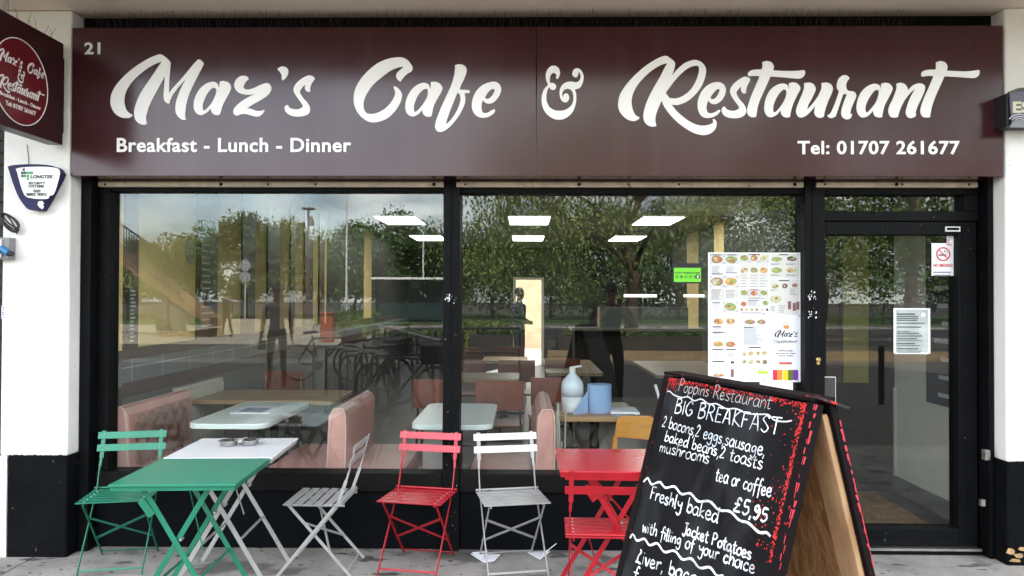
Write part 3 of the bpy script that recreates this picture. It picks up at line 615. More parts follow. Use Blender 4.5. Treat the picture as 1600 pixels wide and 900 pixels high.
# ================================================================== ALARM BOX, CABLE, JUNCTION BOX, FIXTURE
PY = -.232
def px_poly(pts, y): return [(P(a, b, y).x, y, P(a, b, y).z) for a, b in pts]
q = P(64, 296, PY); al = thing('alarm_box', 'white and navy security alarm box under the small hanging sign', 'alarm box', (q.x, PY, q.z)); OFA = Vector(al.location)
def ontoa(o): o.data.transform(Matrix.Translation(-OFA)); return o
outer = [(27, 262), (60, 259.5), (92, 262), (102, 270), (101, 280), (76, 326), (68, 330), (58, 330), (50, 324), (38, 305), (26, 270)]
osm = [(v.x, v.y) for v in catmull([Vector((a, b)) for a, b in outer], 4, True)]
ontoa(MB().prism(px_poly(osm, PY), (0, -.07, 0)).build('alarm_base', mat('navy_plastic', (.008, .008, .06), .4, .2), al, bevel=.006))
face = [(28, 263), (60, 260.5), (88, 262.5), (94, 269), (92, 282), (85, 303), (78, 306), (74, 311), (50, 310), (38, 303), (28, 271)]
M_alw = mat('white_plastic', (.80, .80, .79), .35, .5)
ontoa(MB().prism(px_poly([(v.x, v.y) for v in catmull([Vector((a, b)) for a, b in face], 4, True)], PY-.0705), (0, -.006, 0)).build('alarm_cover', M_alw, al, bevel=.002))
def al_text(t_, xa, xb, yb, h, m, sh=0):
    y_ = PY-.0785; a, b = P(xa, yb, y_), P(xb, yb, y_); ontoa(fit_text(t_, a.x, b.x, a.z, y_, m, al, 'lettering', .02, .0006, h*(y_+4.8)/1200, shear=sh))
M_ink = mat('black_ink', (.012, .012, .015), .5, .4)
al_text('LONGTEK', 47.5, 83, 278.5, 5.2, M_ink, .2); al_text('SECURITY', 44, 71, 288, 4, M_ink, .15); al_text('SYSTEMS', 44, 69, 293, 4, M_ink, .15)
al_text('020', 52, 63, 300.3, 4.4, M_ink); al_text('8805 0002', 41, 73, 305.8, 4.6, M_ink)
lg = MB(); lg2 = MB()
for gx, gy, g in ((37, 265, 0), (34.5, 270, 0), (38.5, 270, 0), (42.5, 270, 1), (46.5, 270, 1), (50, 270, 1), (35, 275, 0), (39, 275, 1), (43.5, 275, 1), (43.5, 279.5, 1)):
    y_ = PY-.0775; a = P(gx, gy, y_); (lg2 if g else lg).box(a.x-.0065, a.x+.0065, y_-.0012, y_, a.z-.0075, a.z+.0075)
ontoa(lg.build('logo_square', mat('dark_teal_ink', (.02, .06, .07), .5), al)); ontoa(lg2.build('logo_square', mat('green_ink', (.05, .33, .10), .5), al))
cr_ = [(60, 315), (66, 314), (69, 318), (67, 320), (69, 323), (66, 327), (62, 324), (59, 320)]
ontoa(MB().prism(px_poly(cr_, PY-.0705), (0, -.002, 0)).build('helmet_emblem', M_alw, al))
ontoa(MB().tube([P(45, 259, PY-.004), P(44.5, 245, PY-.004), P(42, 226, PY-.004)], .0018, 6).build('cable', M_ink, al))
# cable coil
cc = MB()
for k in range(4):
    cx, cz = 17+random.uniform(-3, 3), 347+random.uniform(-2, 2); pts = []
    for j in range(26):
        a = 2*math.pi*j/26; u_, v_ = 15*math.cos(a)*(1+.08*k), 5.5*math.sin(a)*(1+.2*k)
        th_ = R(38+3*k); pts.append(P(cx+u_*math.cos(th_)-v_*math.sin(th_), cz+u_*math.sin(th_)+v_*math.cos(th_), PY-.02-.006*k))
    cc.tube(pts, .0048, 6, closed=True)
cc.tube(catmull([P(-6, 334, PY-.02), P(6, 334, PY-.03), P(14, 340, PY-.03), P(24, 356, PY-.03), P(27, 366, PY-.02)], 6), .0045, 6)
tag(cc.build('cable_coil', mat('black_cable', (.015, .013, .012), .45, .5)), 'coil of black cable hung between alarm box and junction box', 'cable')
q = P(8, 390, PY); jb = thing('junction_box', 'grey electrical box with blue plug under the cable coil', 'junction box', (q.x, PY, q.z)); OFJ = Vector(jb.location)
def ontoj(o): o.data.transform(Matrix.Translation(-OFJ)); return o
a, b = P(-12, 371, PY-.05), P(16, 405, PY-.05)
ontoj(MB().box(a.x, b.x, PY-.06, PY-.001, b.z, a.z).build('box', mat('grey_plastic', (.22, .22, .22), .5, .4), jb, bevel=.004))
a, b = P(-12, 374, PY-.06), P(4, 402, PY-.06); ontoj(MB().box(a.x, b.x, PY-.072, PY-.0605, b.z, a.z).build('cover', mat('pale_grey_plastic', (.6, .6, .6), .5, .4), jb, bevel=.003))
pg = MB(); pg.tube([P(2, 388, PY-.09), P(14, 396, PY-.10)], .020, 10); ontoj(pg.build('plug', mat('blue_plastic', (.02, .16, .36), .4, .5), jb))
pg = MB(); pg.tube([P(14, 396, PY-.10), P(20, 397, PY-.10)], .016, 10); pg.tube(catmull([P(1, 388, PY-.08), P(-5, 381, PY-.09), P(-3, 392, PY-.1), P(6, 397, PY-.1)], 6), .004, 6); ontoj(pg.build('plug_end', M_ink, jb))
a, b = P(2.5, 478, PY), P(8, 498, PY)
st = MB(); st.box(a.x, b.x, PY-.001, PY+.0005, b.z, a.z); so_ = st.build('wall_sticker', mat('pale_sticker', (.70, .70, .72), .5)); tag(so_, 'tiny pale sticker with violet print below the junction box', 'sticker')
sk = MB()
for k in range(5): z_ = b.z+.01+(a.z-b.z-.02)*k/4; sk.box(a.x+.003, b.x-.003-.003*random.random(), PY-.0016, PY-.0011, z_-.003, z_+.003)
sk.build('print_line', mat('violet_ink', (.16, .12, .4), .6), so_)
# round fixture on the right pier with bold letters and arcs
q = P(1590, 170, PY); fx = thing('alarm_box', 'round dark alarm box with letters ES beside the shop sign', 'alarm box', (q.x, PY, q.z)); OFF_ = Vector(fx.location)
def ontof(o): o.data.transform(Matrix.Translation(-OFF_)); return o
a, b = P(1566, 148, PY-.09), P(1640, 199, PY-.09)
ontof(MB().box(a.x, b.x, PY-.13, PY-.001, b.z, a.z).build('back_box', M_ink, fx, bevel=.006))
fy = PY-.135
ed_ = [(1580, 198), (1577, 172), (1576, 150), (1574, 144), (1590, 138.5), (1615, 137), (1640, 140), (1650, 170), (1640, 199)]
ontof(MB().prism(px_poly(ed_, fy), (0, -.012, 0)).build('face_plate', mat('slate_plastic', (.10, .09, .13), .4, .5), fx, bevel=.004))
ontof(MB().prism(px_poly([(1574, 144), (1590, 138), (1615, 136.5), (1640, 139), (1640, 142), (1615, 140), (1590, 141.5), (1576, 146)], fy-.0125), (0, -.01, 0)).build('rim', mat('olive_plastic', (.08, .09, .04), .5, .4), fx))
ontof(MB().prism(px_poly([(1577, 199), (1582, 190), (1600, 186), (1640, 188), (1640, 200)], fy-.0125), (0, -.004, 0)).build('lower_band', mat('grey_band', (.20, .21, .22), .4), fx))
y_ = fy-.0135; a, b = P(1582.5, 175.5, y_), P(1610, 175.5, y_)
ontof(fit_text('ES', a.x, b.x, a.z, y_, mat('cream_letter', (.62, .60, .42), .5), fx, 'lettering', .035, .001, 17*(y_+4.8)/1200))
ar = MB()
for r_ in (6, 10, 14): ar.tube([P(1593+r_*1.2*math.cos(t), 190-r_*.8*math.sin(t), fy-.018) for t in [R(20+k*14) for k in range(11)]], .004, 6)
ontof(ar.build('signal_arcs', mat('pale_arc', (.5, .5, .55), .5), fx))
# ================================================================== BISTRO CHAIRS AND TABLES
def paint(name, col, chips=(.05, .045, .04)):
    m = mat(name, col, .36, .5, var=.06, vscale=9, bump=.08, bscale=90); splat(m, chips, 55, .69, .725, len(name)*1.3, amount=.8); splat(m, (.10, .055, .035), 18, .70, .73, len(name)*2.1, amount=.7); splat(m, tuple(k*.75 for k in col), 7, .5, .65, len(name)*.7, amount=.5); return m
M_green = paint('green_enamel', (.010, .165, .092)); M_red = paint('red_enamel', (.36, .006, .014)); M_wh = paint('white_enamel', (.62, .62, .60)); M_gw = paint('grey_white_enamel', (.34, .34, .33))
M_pink = paint('sun_faded_red', (.52, .045, .07))  # pink sky reflection put into the colour of the red back slats
M_rivet = mat('rivet', (.55, .53, .5), .35, .5, .9)
def bistro_chair(name, label, m, mb_, loc, rz, group, lean=0):
    t = thing(name, label, 'chair', loc, rz, group); W = .17
    ys, zs = lambda s: None, None
    # seat slats run across; the two rails under them run front to back
    s = MB(); nsl = 6
    for k in range(nsl):
        y0 = -.185+k*.064; s.box(-.20, .20, y0, y0+.050, .446, .453)
    s.build('seat', m, t, bevel=.0015)
    rl = MB()
    for x in (-W+.012, W-.012): rl.bar((x, -.18, .438), (x, .19, .438), .006, .014)
    rl.build('seat_rail', m, t)
    # long legs: front foot -> seat back -> back rest (flattened and turned at the top)
    for sgn in (-1, 1):
        x = sgn*(W+.008); lg = MB()
        lg.bar((x, -.225, .0), (x, .155, .46), .006, .020, (0, .76, -.65)); lg.bar((x, .155, .458), (x, .205, .60), .006, .020, (0, 1, 0))
        lg.bar((x, .204, .595), (x-.004*sgn, .222, .655), .014, .010, (0, 1, 0)); lg.bar((x-.004*sgn, .221, .65), (x-.006*sgn, .268, .825), .024, .005, (0, 1, 0))
        lg.build('leg', m, t, bevel=.001)
        lg = MB(); xi = sgn*(W-.004); lg.bar((xi, -.16, .44), (xi, .235, .0), .006, .018, (0, .7, .7)); lg.build('leg', m, t, bevel=.001)
    bk = [MB().bar((-.205, .2355, .715), (.205, .2355, .715), .046, .004, (0, 1, -.25)), MB().bar((-.205, .2555, .795), (.205, .2555, .795), .046, .004, (0, 1, -.25))]
    for q in bk: q.build('back_slat', mb_, t, bevel=.0015)
    br = MB()
    br.bar((-W, -.06, .33), (W, .105, .145), .018, .004, (0, .75, .65)); br.bar((W, -.063, .333), (-W, .102, .148), .018, .004, (0, .75, .65)); br.build('cross_brace', m, t)
    MB().tube([(-W-.03, .175, .462), (W+.03, .175, .462)], .007, 8).build('stretcher', m, t)
    st = MB(); st.bar((-W-.008, -.195, .036), (W+.008, -.195, .036), .012, .004, (0, .76, -.65)); st.build('stretcher', m, t); st = MB(); st.bar((-W+.004, .205, .032), (W-.004, .205, .032), .012, .004, (0, .7, .7))
    st.build('stretcher', m, t)
    rv = MB()
    for x in (-W+.012, W-.012):
        for k in range(nsl): rv.lathe([(0, 0), (.004, 0), (.003, .002), (0, .0025)], 8, (x, -.160+k*.064, .4532))
    for x in (-W, W):
        for z, y in ((.705, .2285), (.725, .2335), (.785, .2485), (.805, .2535)): rv.tube([(x, y+.008, z), (x, y+.0015, z)], .0035, 6)
    rv.build('rivet', M_rivet, t); t.scale = (.95, .90, .90)
    return t
CG = 'folding bistro chairs outside the cafe'
def floorx(px, d): return (px-818.8)*d/1200
bistro_chair('bistro_chair', 'green metal folding chair with slatted seat behind the green table', M_green, paint('bright_green_enamel', (.014, .20, .115)), (-2.35, -.34, 0), R(12), CG)
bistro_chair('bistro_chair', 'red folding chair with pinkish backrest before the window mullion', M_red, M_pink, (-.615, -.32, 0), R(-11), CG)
bistro_chair('bistro_chair', 'white folding chair facing the street with folded napkins under its feet', M_gw, M_wh, (-.065, -.33, 0), R(12), CG)
bistro_chair('bistro_chair', 'white folding chair turned sideways towards the white table', M_gw, M_gw, (-1.17, -.345, 0), R(-91), CG)
bistro_chair('bistro_chair', 'red folding chair facing away, tucked under the red table', M_red, M_red, (.40, -.91, 0), R(178), CG)
TG = 'square folding bistro tables outside the cafe'
def bistro_table(label, m, loc, rz, S=.57, top=None):
    t = thing('bistro_table', label, 'table', loc, rz, TG); h = S/2
    tp = MB(); tp.box(-h, h, -h, h, .700, .712); tp.build('tabletop', top or m, t, bevel=.003)
    rim = MB(); rim.box(-h+.006, h-.006, -h+.006, -h+.010, .682, .6995); rim.box(-h+.006, h-.006, h-.010, h-.006, .682, .6995)
    rim.box(-h+.006, -h+.010, -h+.011, h-.011, .682, .6995); rim.box(h-.010, h-.006, -h+.011, h-.011, .682, .6995); rim.build('table_rim', m, t)
    for y, k in ((-h+.055, 0), (h-.075, 1)):
        for sgn in (-1, 1):
            lg = MB(); o = .007*sgn; lg.bar((sgn*.15, y+o, .69), (-sgn*.255, y+o, .0), .024, .006, (0, 1, 0)); lg.build('leg', m, t, bevel=.001)
        pv = MB(); pv.tube([(.025, y-.014, .45), (.025, y+.014, .45)], .007, 8); pv.build('pivot', M_rivet, t)
    for sgn in (-1, 1):
        st = MB(); st.bar((sgn*.10, -h+.06, .26 if sgn > 0 else .24), (sgn*.10, h-.08, .26 if sgn > 0 else .24), .004, .016); st.build('stretcher', m, t)
    ca = MB(); ca.bar((-.155, -h+.045, .63), (-.105, -h+.045, .56), .034, .010, (0, 1, 0)); ca.build('catch', m, t); ca = MB(); ca.bar((-.12, h-.07, .62), (.12, -h+.06, .40), .004, .012); ca.build('stay_rod', m, t)
    return t
M_gt = mat('green_tabletop', (.011, .175, .100), .30, .5, var=.05, vscale=5, bump=.05, bscale=40); splat(M_gt, (.035, .05, .035), 9, .735, .75, 2.2, amount=.85)
M_rt = mat('red_tabletop', (.42, .009, .020), .22, .55, var=.05, vscale=5)
M_wt = mat('white_tabletop', (.66, .66, .67), .22, .5, var=.03, vscale=5)
bistro_table('green square folding table pushed against the white one', M_green, (-1.605, -1.055, 0), R(3), top=M_gt)
bistro_table('white square folding table with two ashtrays against the window', M_gw, (-1.63, -.475, 0), R(3.2), top=M_wt)
bistro_table('red square folding table half hidden by the chalkboard', M_red, (.462, -.735, 0), R(0), top=M_rt)
M_steel = mat('brushed_steel', (.62, .61, .60), .25, .5, 1, var=.1, vscale=30)
for px, lab in ((357, 'steel ashtray on the white table, nearer the green chair'), (390, 'steel ashtray on the white table, nearer the sideways white chair')):
    q = Z(px, 696 if px < 370 else 695, .712); t = thing('ashtray', lab, 'ashtray', (q.x, q.y, .7125), R(10), 'steel ashtrays')
    MB().lathe([(0, .002), (.040, .002), (.044, .004), (.052, .026), (.058, .028), (.058, .030), (.050, .029), (.041, .007), (0, .006)], 24).build('bowl', M_steel, t, smooth=True)
    rm_ = MB()
    for k in range(3): rm_.bar((.056*math.cos(k*2.1), .056*math.sin(k*2.1), .029), (.080*math.cos(k*2.1), .080*math.sin(k*2.1), .031), .020, .003)
    rm_.build('rest', M_steel, t)
M_paper = mat('white_paper', (.80, .80, .84), .8, .2)
for px, py, fl in ((757, 872, -1), (846, 868, 1)):
    q = Z(px, py, 0); n = MB()
    a = .085
    if fl < 0: n.prism([(q.x-a, q.y+.04, .008), (q.x+a*1.1, q.y+.02, .012), (q.x+a*.7, q.y-.07, .006), (q.x+.0, q.y-.09, .004)], (0, 0, .006)); n.prism([(q.x-a*.9, q.y+.04, .018), (q.x+a*.2, q.y+.03, .03), (q.x-.01, q.y-.05, .015)], (0, 0, .004))
    else: n.prism([(q.x-a, q.y+.03, .006), (q.x+a*.6, q.y+.03, .012), (q.x-.01, q.y-.09, .004)], (0, 0, .006)); n.prism([(q.x+a*.1, q.y-.02, .014), (q.x+a*1.1, q.y+.05, .055), (q.x+a*.5, q.y+.035, .02)], (0, .004, .004))
    tag(n.build('folded_napkin', M_paper), 'white folded napkin under the %s foot of the white chair' % ('left' if fl < 0 else 'right'), 'napkin', 'napkins under the white chair')

# ================================================================== CHALKBOARD A-FRAME
hx = Vector((-.339, .941, 0)).normalized(); nx = Vector((-.941, -.339, 0)).normalized()   # along the board; outward to the front
TLc = Z(1046, 589, 1.30); TRc = TLc-hx*.665
mid = (TLc+TRc)/2
ab = thing('chalkboard_sign', 'black wooden A-frame chalkboard with white handwriting and chipped red edges', 'A-board', (mid.x+.26, mid.y+.1, 0)); OB = Vector(ab.location)
def ontob(o): o.data.transform(Matrix.Translation(-OB)); return o
T_ = math.tan(R(15.5)); LEN = 1.30
def FP(s, zdrop, out=0.0, face=1):       # s metres from the left edge, zdrop below the top, out proud of the face
    n = nx*face; nn = (n*math.cos(R(15.5))+Vector((0, 0, math.sin(R(15.5))))).normalized()
    return TLc-hx*s+n*(T_*zdrop)-Vector((0, 0, zdrop))+nn*out
NB = (nx*math.cos(R(15.5))+Vector((0, 0, math.sin(R(15.5))))).normalized()
M_board = mat('chalkboard_black', (.0055, .0055, .0065), .6, .12, var=.4, vscale=7); splat(M_board, (.07, .075, .08), 4.5, .50, .75, 3.3, amount=.5, stretch=(1, 1, .35))
splat(M_board, (.13, .12, .11), 48, .73, .76, 1.1, amount=.6)
M_bred = mat('worn_red_black_paint', (.016, .010, .010), .55, .4); splat(M_bred, (.50, .012, .02), 16, .50, .545, 2.7, amount=.95, detail=9)
M_bedge = mat('edge_red_paint', (.0075, .005, .0055), .6, .08); splat(M_bedge, (.42, .02, .035), 70, .68, .71, 4.7, amount=.9, detail=9)
M_wood = mat('weathered_ply', (.44, .24, .095), .8, .25, col2=(.20, .09, .035), vscale=7, bump=.7, bscale=30, stretch=(5, 5, .35), detail=9); splat(M_wood, (.50, .36, .2), 20, .58, .7, 1.0, amount=.6, stretch=(4, 4, .4))
M_batten = mat('weathered_batten', (.46, .29, .16), .75, .3, col2=(.28, .15, .07), vscale=6, stretch=(3, 3, .5), detail=8)
S_ = .665; Hd = 1.25
def slab(s0, s1, d0_, d1_, o0, o1, face=1):
    vs = [FP(s, d, o, face) for s in (s0, s1) for d in (d0_, d1_) for o in (o0, o1)]
    return MB().add(vs, [(0, 1, 3, 2), (4, 6, 7, 5), (0, 4, 5, 1), (2, 3, 7, 6), (0, 2, 6, 4), (1, 5, 7, 3)])
ontob(slab(.0, S_, 0, Hd, -.012, 0).build('front_panel', M_board, ab))
# red worn margins: ragged strips lying on the face along the top and the right edge
def ragged(along, n_, lo, hi, side):
    pts = []
    for k in range(n_+1): pts.append(k/n_)
    m_ = MB(); e = [max(.008, random.gauss(lo, hi)) for _ in pts]
    for k in range(n_):
        if side == 'top': vs = [FP(pts[k]*S_, .001, .0012), FP(pts[k+1]*S_, .001, .0012), FP(pts[k+1]*S_, e[k+1], .0012), FP(pts[k]*S_, e[k], .0012)]
        else: vs = [FP(S_-.001, pts[k]*Hd, .0014), FP(S_-.001, pts[k+1]*Hd, .0014), FP(S_-e[k+1]*(1-pts[k+1]*.7), pts[k+1]*Hd, .0014), FP(S_-e[k]*(1-pts[k]*.7), pts[k]*Hd, .0014)]
        m_.add(vs, [(0, 1, 2, 3)])
    return m_
fl = MB()
for k in range(950):
    q_ = random.random()
    if q_ < .42: s, d = random.uniform(0, S_), abs(random.gauss(0, .0085))+.001
    elif q_ < .52: s, d = abs(random.gauss(0, .05)), abs(random.gauss(0, .02))+.001
    elif q_ < .90: s, d = S_-abs(random.gauss(0, .007))-.001, random.uniform(0, .42)**1.1
    elif q_ < .97: s, d = S_-abs(random.gauss(0, .05)), random.uniform(0, .30)
    else: s, d = S_-abs(random.gauss(.05, .03)), random.gauss(.33, .06)
    if s < 0.003 or s > S_-.001 or d < .001: continue
    r = random.uniform(.0008, .0034)*(1.5 if random.random() < .1 else 1); o = .0008+.000002*k
    ps_ = [FP(s+r*random.uniform(.3, 1.2)*math.cos(j*.9), max(.001, d+r*random.uniform(.3, 1.2)*math.sin(j*.9)), o) for j in range(7)]
    fl.add(ps_, [tuple(range(7))])
ontob(fl.build('red_paint_flake', mat('chipped_red_paint', (.55, .022, .022), .5, .4), ab))
# frame rails, back panel, battens, inner ply faces
for nm, s0, s1, face in (('side_rail', S_+.001, S_+.032, 1),):
    ontob(slab(s0, s1, -.004, Hd, -.024, .003).build('side_rail', M_bedge, ab, bevel=.002)); ontob(slab(-.032, -.001, -.004, Hd, -.045, .003).build('side_rail', M_bedge, ab, bevel=.002))
def bslab(*a): return slab(*a, face=-1)
off_back = nx*-.055
def shift(mb_): mb_.v = [tuple(Vector(v)+off_back) for v in mb_.v]; return mb_
ontob(shift(bslab(.0, S_, 0, Hd, -.012, 0)).build('back_panel', M_board, ab))
ontob(shift(bslab(S_+.001, S_+.034, -.004, Hd, -.016, .004)).build('side_rail', M_bedge, ab, bevel=.002)); ontob(shift(bslab(-.034, -.001, -.004, Hd, -.042, .004)).build('side_rail', M_bedge, ab, bevel=.002))
ontob(shift(bslab(.02, S_+.02, .03, Hd, -.020, -.0165)).build('ply_lining', M_wood, ab))
ontob(shift(bslab(S_-.05, S_+.024, .02, Hd, -.037, -.0205)).build('batten', M_batten, ab, bevel=.003))
ontob(slab(.02, S_-.005, .06, Hd, -.020, -.0125).build('ply_lining', M_wood, ab))
er = MB()
for k in range(60):
    d0q, d1q = k*Hd/60, (k+random.uniform(.5, 1.15))*Hd/60; w_ = random.uniform(.001, .0055)
    er.add([FP(S_+.033-w_, d0q, .0045), FP(S_+.033, d0q, .0045), FP(S_+.033, d1q, .0045), FP(S_+.033-w_*random.uniform(.3, 1), d1q, .0045)], [(0, 1, 2, 3)]) if random.random() < .6 else None
    w_ = random.uniform(.002, .008)
    er.add([tuple(Vector(FP(S_+.0352, d0q, o_, -1))+off_back) for o_ in (.0045, .0045-w_)]+[tuple(Vector(FP(S_+.0352, d1q, o_, -1))+off_back) for o_ in (.0045-w_*random.uniform(.3, 1), .0045)], [(0, 1, 2, 3)]) if random.random() < .85 else None
    er.add([FP(S_+.0332, d0q, .0025), FP(S_+.0332, d1q, .0025), FP(S_+.0332, d1q, .0025-w_*.6), FP(S_+.0332, d0q, .0025-w_)], [(0, 1, 2, 3)]) if random.random() < .7 else None
ontob(er.build('red_edge_line', mat('chipped_edge_red', (.50, .03, .05), .5, .4), ab))
tpb = MB(); a = [FP(-.03, -.006, -.045), FP(S_+.03, -.006, -.045), FP(S_+.03, -.006, .002), FP(-.03, -.006, .002)]
tp_pts = [TLc+hx*.03+nx*.0-Vector((0, 0, -.006)), TRc-hx*.03+Vector((0, 0, .006))]
tpb.prism([tp_pts[0]+nx*.004, tp_pts[1]+nx*.004, tp_pts[1]-nx*.060, tp_pts[0]-nx*.060], (0, 0, .010))
ontob(tpb.build('top_strip', M_bedge, ab, bevel=.002))
hg = MB(); hg.bar(TRc-hx*.02+nx*.0+Vector((0, 0, .018)), TRc-hx*.02-nx*.09+Vector((0, 0, -.01)), .05, .006); ontob(hg.build('hinge', M_bred, ab))
# the handwriting
BO = FP(0, 0, 0)
def BP(px, py): return PL(px, py, BO, NB)
def write(txt, p0, p1, hpx, r, m, nm='chalk_lettering'):
    a, b = BP(*p0), BP(*p1); ux = (b-a).normalized(); uy = NB.cross(ux).normalized()
    if uy.z < 0: uy = -uy
    t = BP(p0[0]+3, p0[1]-hpx); h = abs((t-a).dot(uy)); wtot = (b-a).length; wn = hand_width(txt)
    mb_ = MB()
    # fit the width: stretch along ux only
    hand_line(txt, a, ux*(wtot/(wn*h)), uy, h, r, NB, mb_)
    return ontob(mb_.build(nm, m, ab))
M_chalk = mat('white_chalk_pen', (.80, .81, .83), .7, .3); splat(M_chalk, (.30, .31, .33), 30, .46, .62, 2.0, amount=.85); splat(M_chalk, (.45, .52, .62), 5, .55, .62, 6.0, amount=.7); M_chalkd = mat('faded_chalk', (.33, .32, .32), .85, .2); M_chalkb = mat('bluish_chalk', (.55, .62, .72), .7, .3)
write('Poppins Restaurant', (1059, 611), (1206, 640), 10.5, 0.00156, M_chalkd)
write('BIG BREAKFAST', (1053, 645), (1216, 680), 12.5, 0.00230, M_chalk)
write('2 bacons,2 eggs,sausage,', (1034, 666), (1195, 713), 9.3, 0.00197, M_chalk)
write('baked beans,2 toasts', (1038, 689), (1191, 734), 9.3, 0.00197, M_chalk)
write('mushrooms', (1030, 705), (1108, 725), 9.5, 0.00197, M_chalk)
write('tea or coffee', (1117, 750), (1205, 777), 11, 0.00221, M_chalk)
write('£5,95', (1145, 797), (1200, 818), 12, 0.00344, M_chalk)
write('Freshly baked', (1015, 779), (1122, 818), 11, 0.00262, M_chalk)
write('Jacket Potatoes', (1066, 833), (1174, 875), 9.5, 0.00254, M_chalk)
write('with filling of your choice', (1003, 830), (1179, 897), 9.5, 0.00246, M_chalk)
write('Liver, bacon', (993, 878), (1100, 918), 11.5, 0.00279, M_chalk)
write('f', (988, 905), (996, 909), 11.5, 0.00279, M_chalk)
def wave(pts, r, m, sx=960, sy=580, k=4.0):
    q = catmull([BP(sx+x/k, sy+y/k)+NB*.0008 for x, y in pts], 5); mb_ = MB(); mb_.tube(q, [r*random.uniform(.85, 1.1) for _ in q], 6, flat=.45, nrm=NB); ontob(mb_.build('chalk_wave', m, ab))
wave([(330, 130), (345, 125), (378, 152), (425, 165), (460, 160), (500, 185), (545, 175), (590, 205), (640, 205), (700, 235), (760, 235), (830, 264), (900, 270), (960, 272), (1000, 305), (1060, 316), (1110, 310)], .0022, mat('thin_chalk', (.5, .5, .52), .8))
wave([(260, 70), (295, 42), (330, 95), (400, 75), (450, 125), (530, 115), (590, 180), (670, 175), (740, 245), (840, 245), (920, 320), (1020, 335), (1100, 410), (1180, 435), (1270, 515), (1340, 520), (1375, 555)], .0036, M_chalk, 960, 740, 5.63)
wave([(140, 565), (165, 535), (200, 590), (265, 575), (310, 630), (380, 615), (440, 690), (530, 680), (600, 755), (680, 750), (750, 830), (840, 825), (900, 895), (960, 900)], .0036, M_chalk, 960, 740, 5.63)

# ================================================================== PAPERS AND STICKERS ON THE GLASS
GY = GL-.0012      # papers stuck to the inside read through the pane; those outside sit just proud of it
def paper(name, label, cat, px0, py0, px1, py1, m, y=GL+.012, skew=0, inside=True, bend=0):
    a, b = P(px0, py0, y), P(px1, py1, y); t = MB()
    t.box(a.x, b.x, y, y+.0006, b.z, a.z); o = t.build(name, m); tag(o, label, cat); return o, a, b
M_poster = mat('poster_paper', (.80, .81, .83), .45, .4, emit=None)
YP = GL-.004
a, b = P(1106.5, 394.5, YP), P(1251, 597, YP)
po = MB().box(a.x, b.x, YP, YP+.003, b.z, a.z).build('menu_poster', M_poster); tag(po, 'large white menu poster with food photos stuck on the window', 'poster')
PWd, PHt = b.x-a.x, a.z-b.z
def U(u, v, o=.0): return Vector((a.x+u/640*PWd*640/584-24/584*PWd, YP-.0004-o, a.z-(v-38)/808*PHt))   # zoom pixels (640 x 900 crop) -> poster
def prect(mb_, u0, v0, u1, v1, o=.0003): p, q = U(u0, v0, o), U(u1, v1, o); mb_.add([(p.x, p.y, q.z), (q.x, p.y, q.z), (q.x, p.y, p.z), (p.x, p.y, p.z)], [(0, 1, 2, 3)])
def pell(mb_, u, v, ru, rv, o, n=14, wob=0.0):
    pts = [U(u+ru*math.cos(6.283*k/n)*(1+random.uniform(-wob, wob)), v+rv*math.sin(6.283*k/n)*(1+random.uniform(-wob, wob)), o) for k in range(n)]; mb_.add(pts[::-1], [tuple(range(n))])
bgm = MB(); prect(bgm, 34, 48, 218, 110); prect(bgm, 34, 184, 218, 258); prect(bgm, 222, 48, 408, 100); prect(bgm, 226, 268, 404, 312); prect(bgm, 116, 346, 216, 412)
bgm.build('photo_background', mat('print_grey', (.45, .45, .47), .5), po)
tb = MB()
for q_ in ((222, 101, 408, 258), (414, 44, 600, 200), (222, 313, 408, 330), (34, 262, 218, 340), (414, 204, 600, 428)): prect(tb, *q_, .0001)
tb.build('tinted_block', mat('print_tint', (.62, .61, .57), .5), po)
plm = MB(); fc = [MB() for _ in range(6)]
dishes = [(78, 82, 42, 30, 0), (172, 82, 44, 30, 2), (80, 220, 44, 34, 0), (170, 220, 44, 32, 1), (252, 72, 28, 24, 2), (314, 72, 28, 24, 3), (374, 72, 28, 24, 4), (252, 148, 28, 22, 4), (314, 148, 28, 22, 2), (376, 148, 28, 22, 1), (252, 290, 26, 20, 2), (314, 292, 26, 20, 3), (376, 290, 26, 20, 2), (166, 378, 46, 30, 2),
 (456, 80, 38, 18, 2), (552, 76, 38, 18, 5), (458, 148, 40, 22, 2), (552, 148, 42, 24, 4), (446, 248, 28, 20, 4), (508, 246, 20, 18, 5), (572, 242, 20, 16, 0), (452, 330, 40, 30, 4), (86, 470, 36, 24, 1), (166, 468, 34, 24, 1), (88, 612, 38, 20, 1), (164, 612, 36, 20, 3), (288, 472, 38, 18, 0), (360, 472, 30, 18, 0), (248, 360, 22, 18, 3), (386, 354, 22, 18, 2), (252, 670, 17, 16, 4), (294, 670, 17, 16, 1), (338, 668, 17, 16, 4), (380, 666, 17, 14, 1), (250, 720, 17, 16, 4), (294, 722, 17, 16, 4), (340, 720, 17, 16, 4), (382, 722, 17, 16, 5), (90, 806, 40, 10, 3)]
for i, (u, v, ru, rv, k) in enumerate(dishes):
    ru *= 1.12; rv *= 1.15; pell(plm, u, v, ru, rv, .0006+.000001*i, 18)
    pell(fc[k], u, v, ru*.78, rv*.72, .0009, 12, .12)
    for j in range(4):
        pell(fc[random.choice((0, 1, 2, 3, 4))], u+random.uniform(-.4, .4)*ru, v+random.uniform(-.35, .35)*rv, ru*random.uniform(.18, .34), rv*random.uniform(.18, .34), .0011+.0001*j+.00001*i, 9, .25)
for k, x in enumerate((236, 266, 300, 332, 364, 397)): pell(fc[k], x, 395, 9, 9, .0008, 10)
plm.build('plate', mat('print_plate', (.62, .62, .60), .4), po)
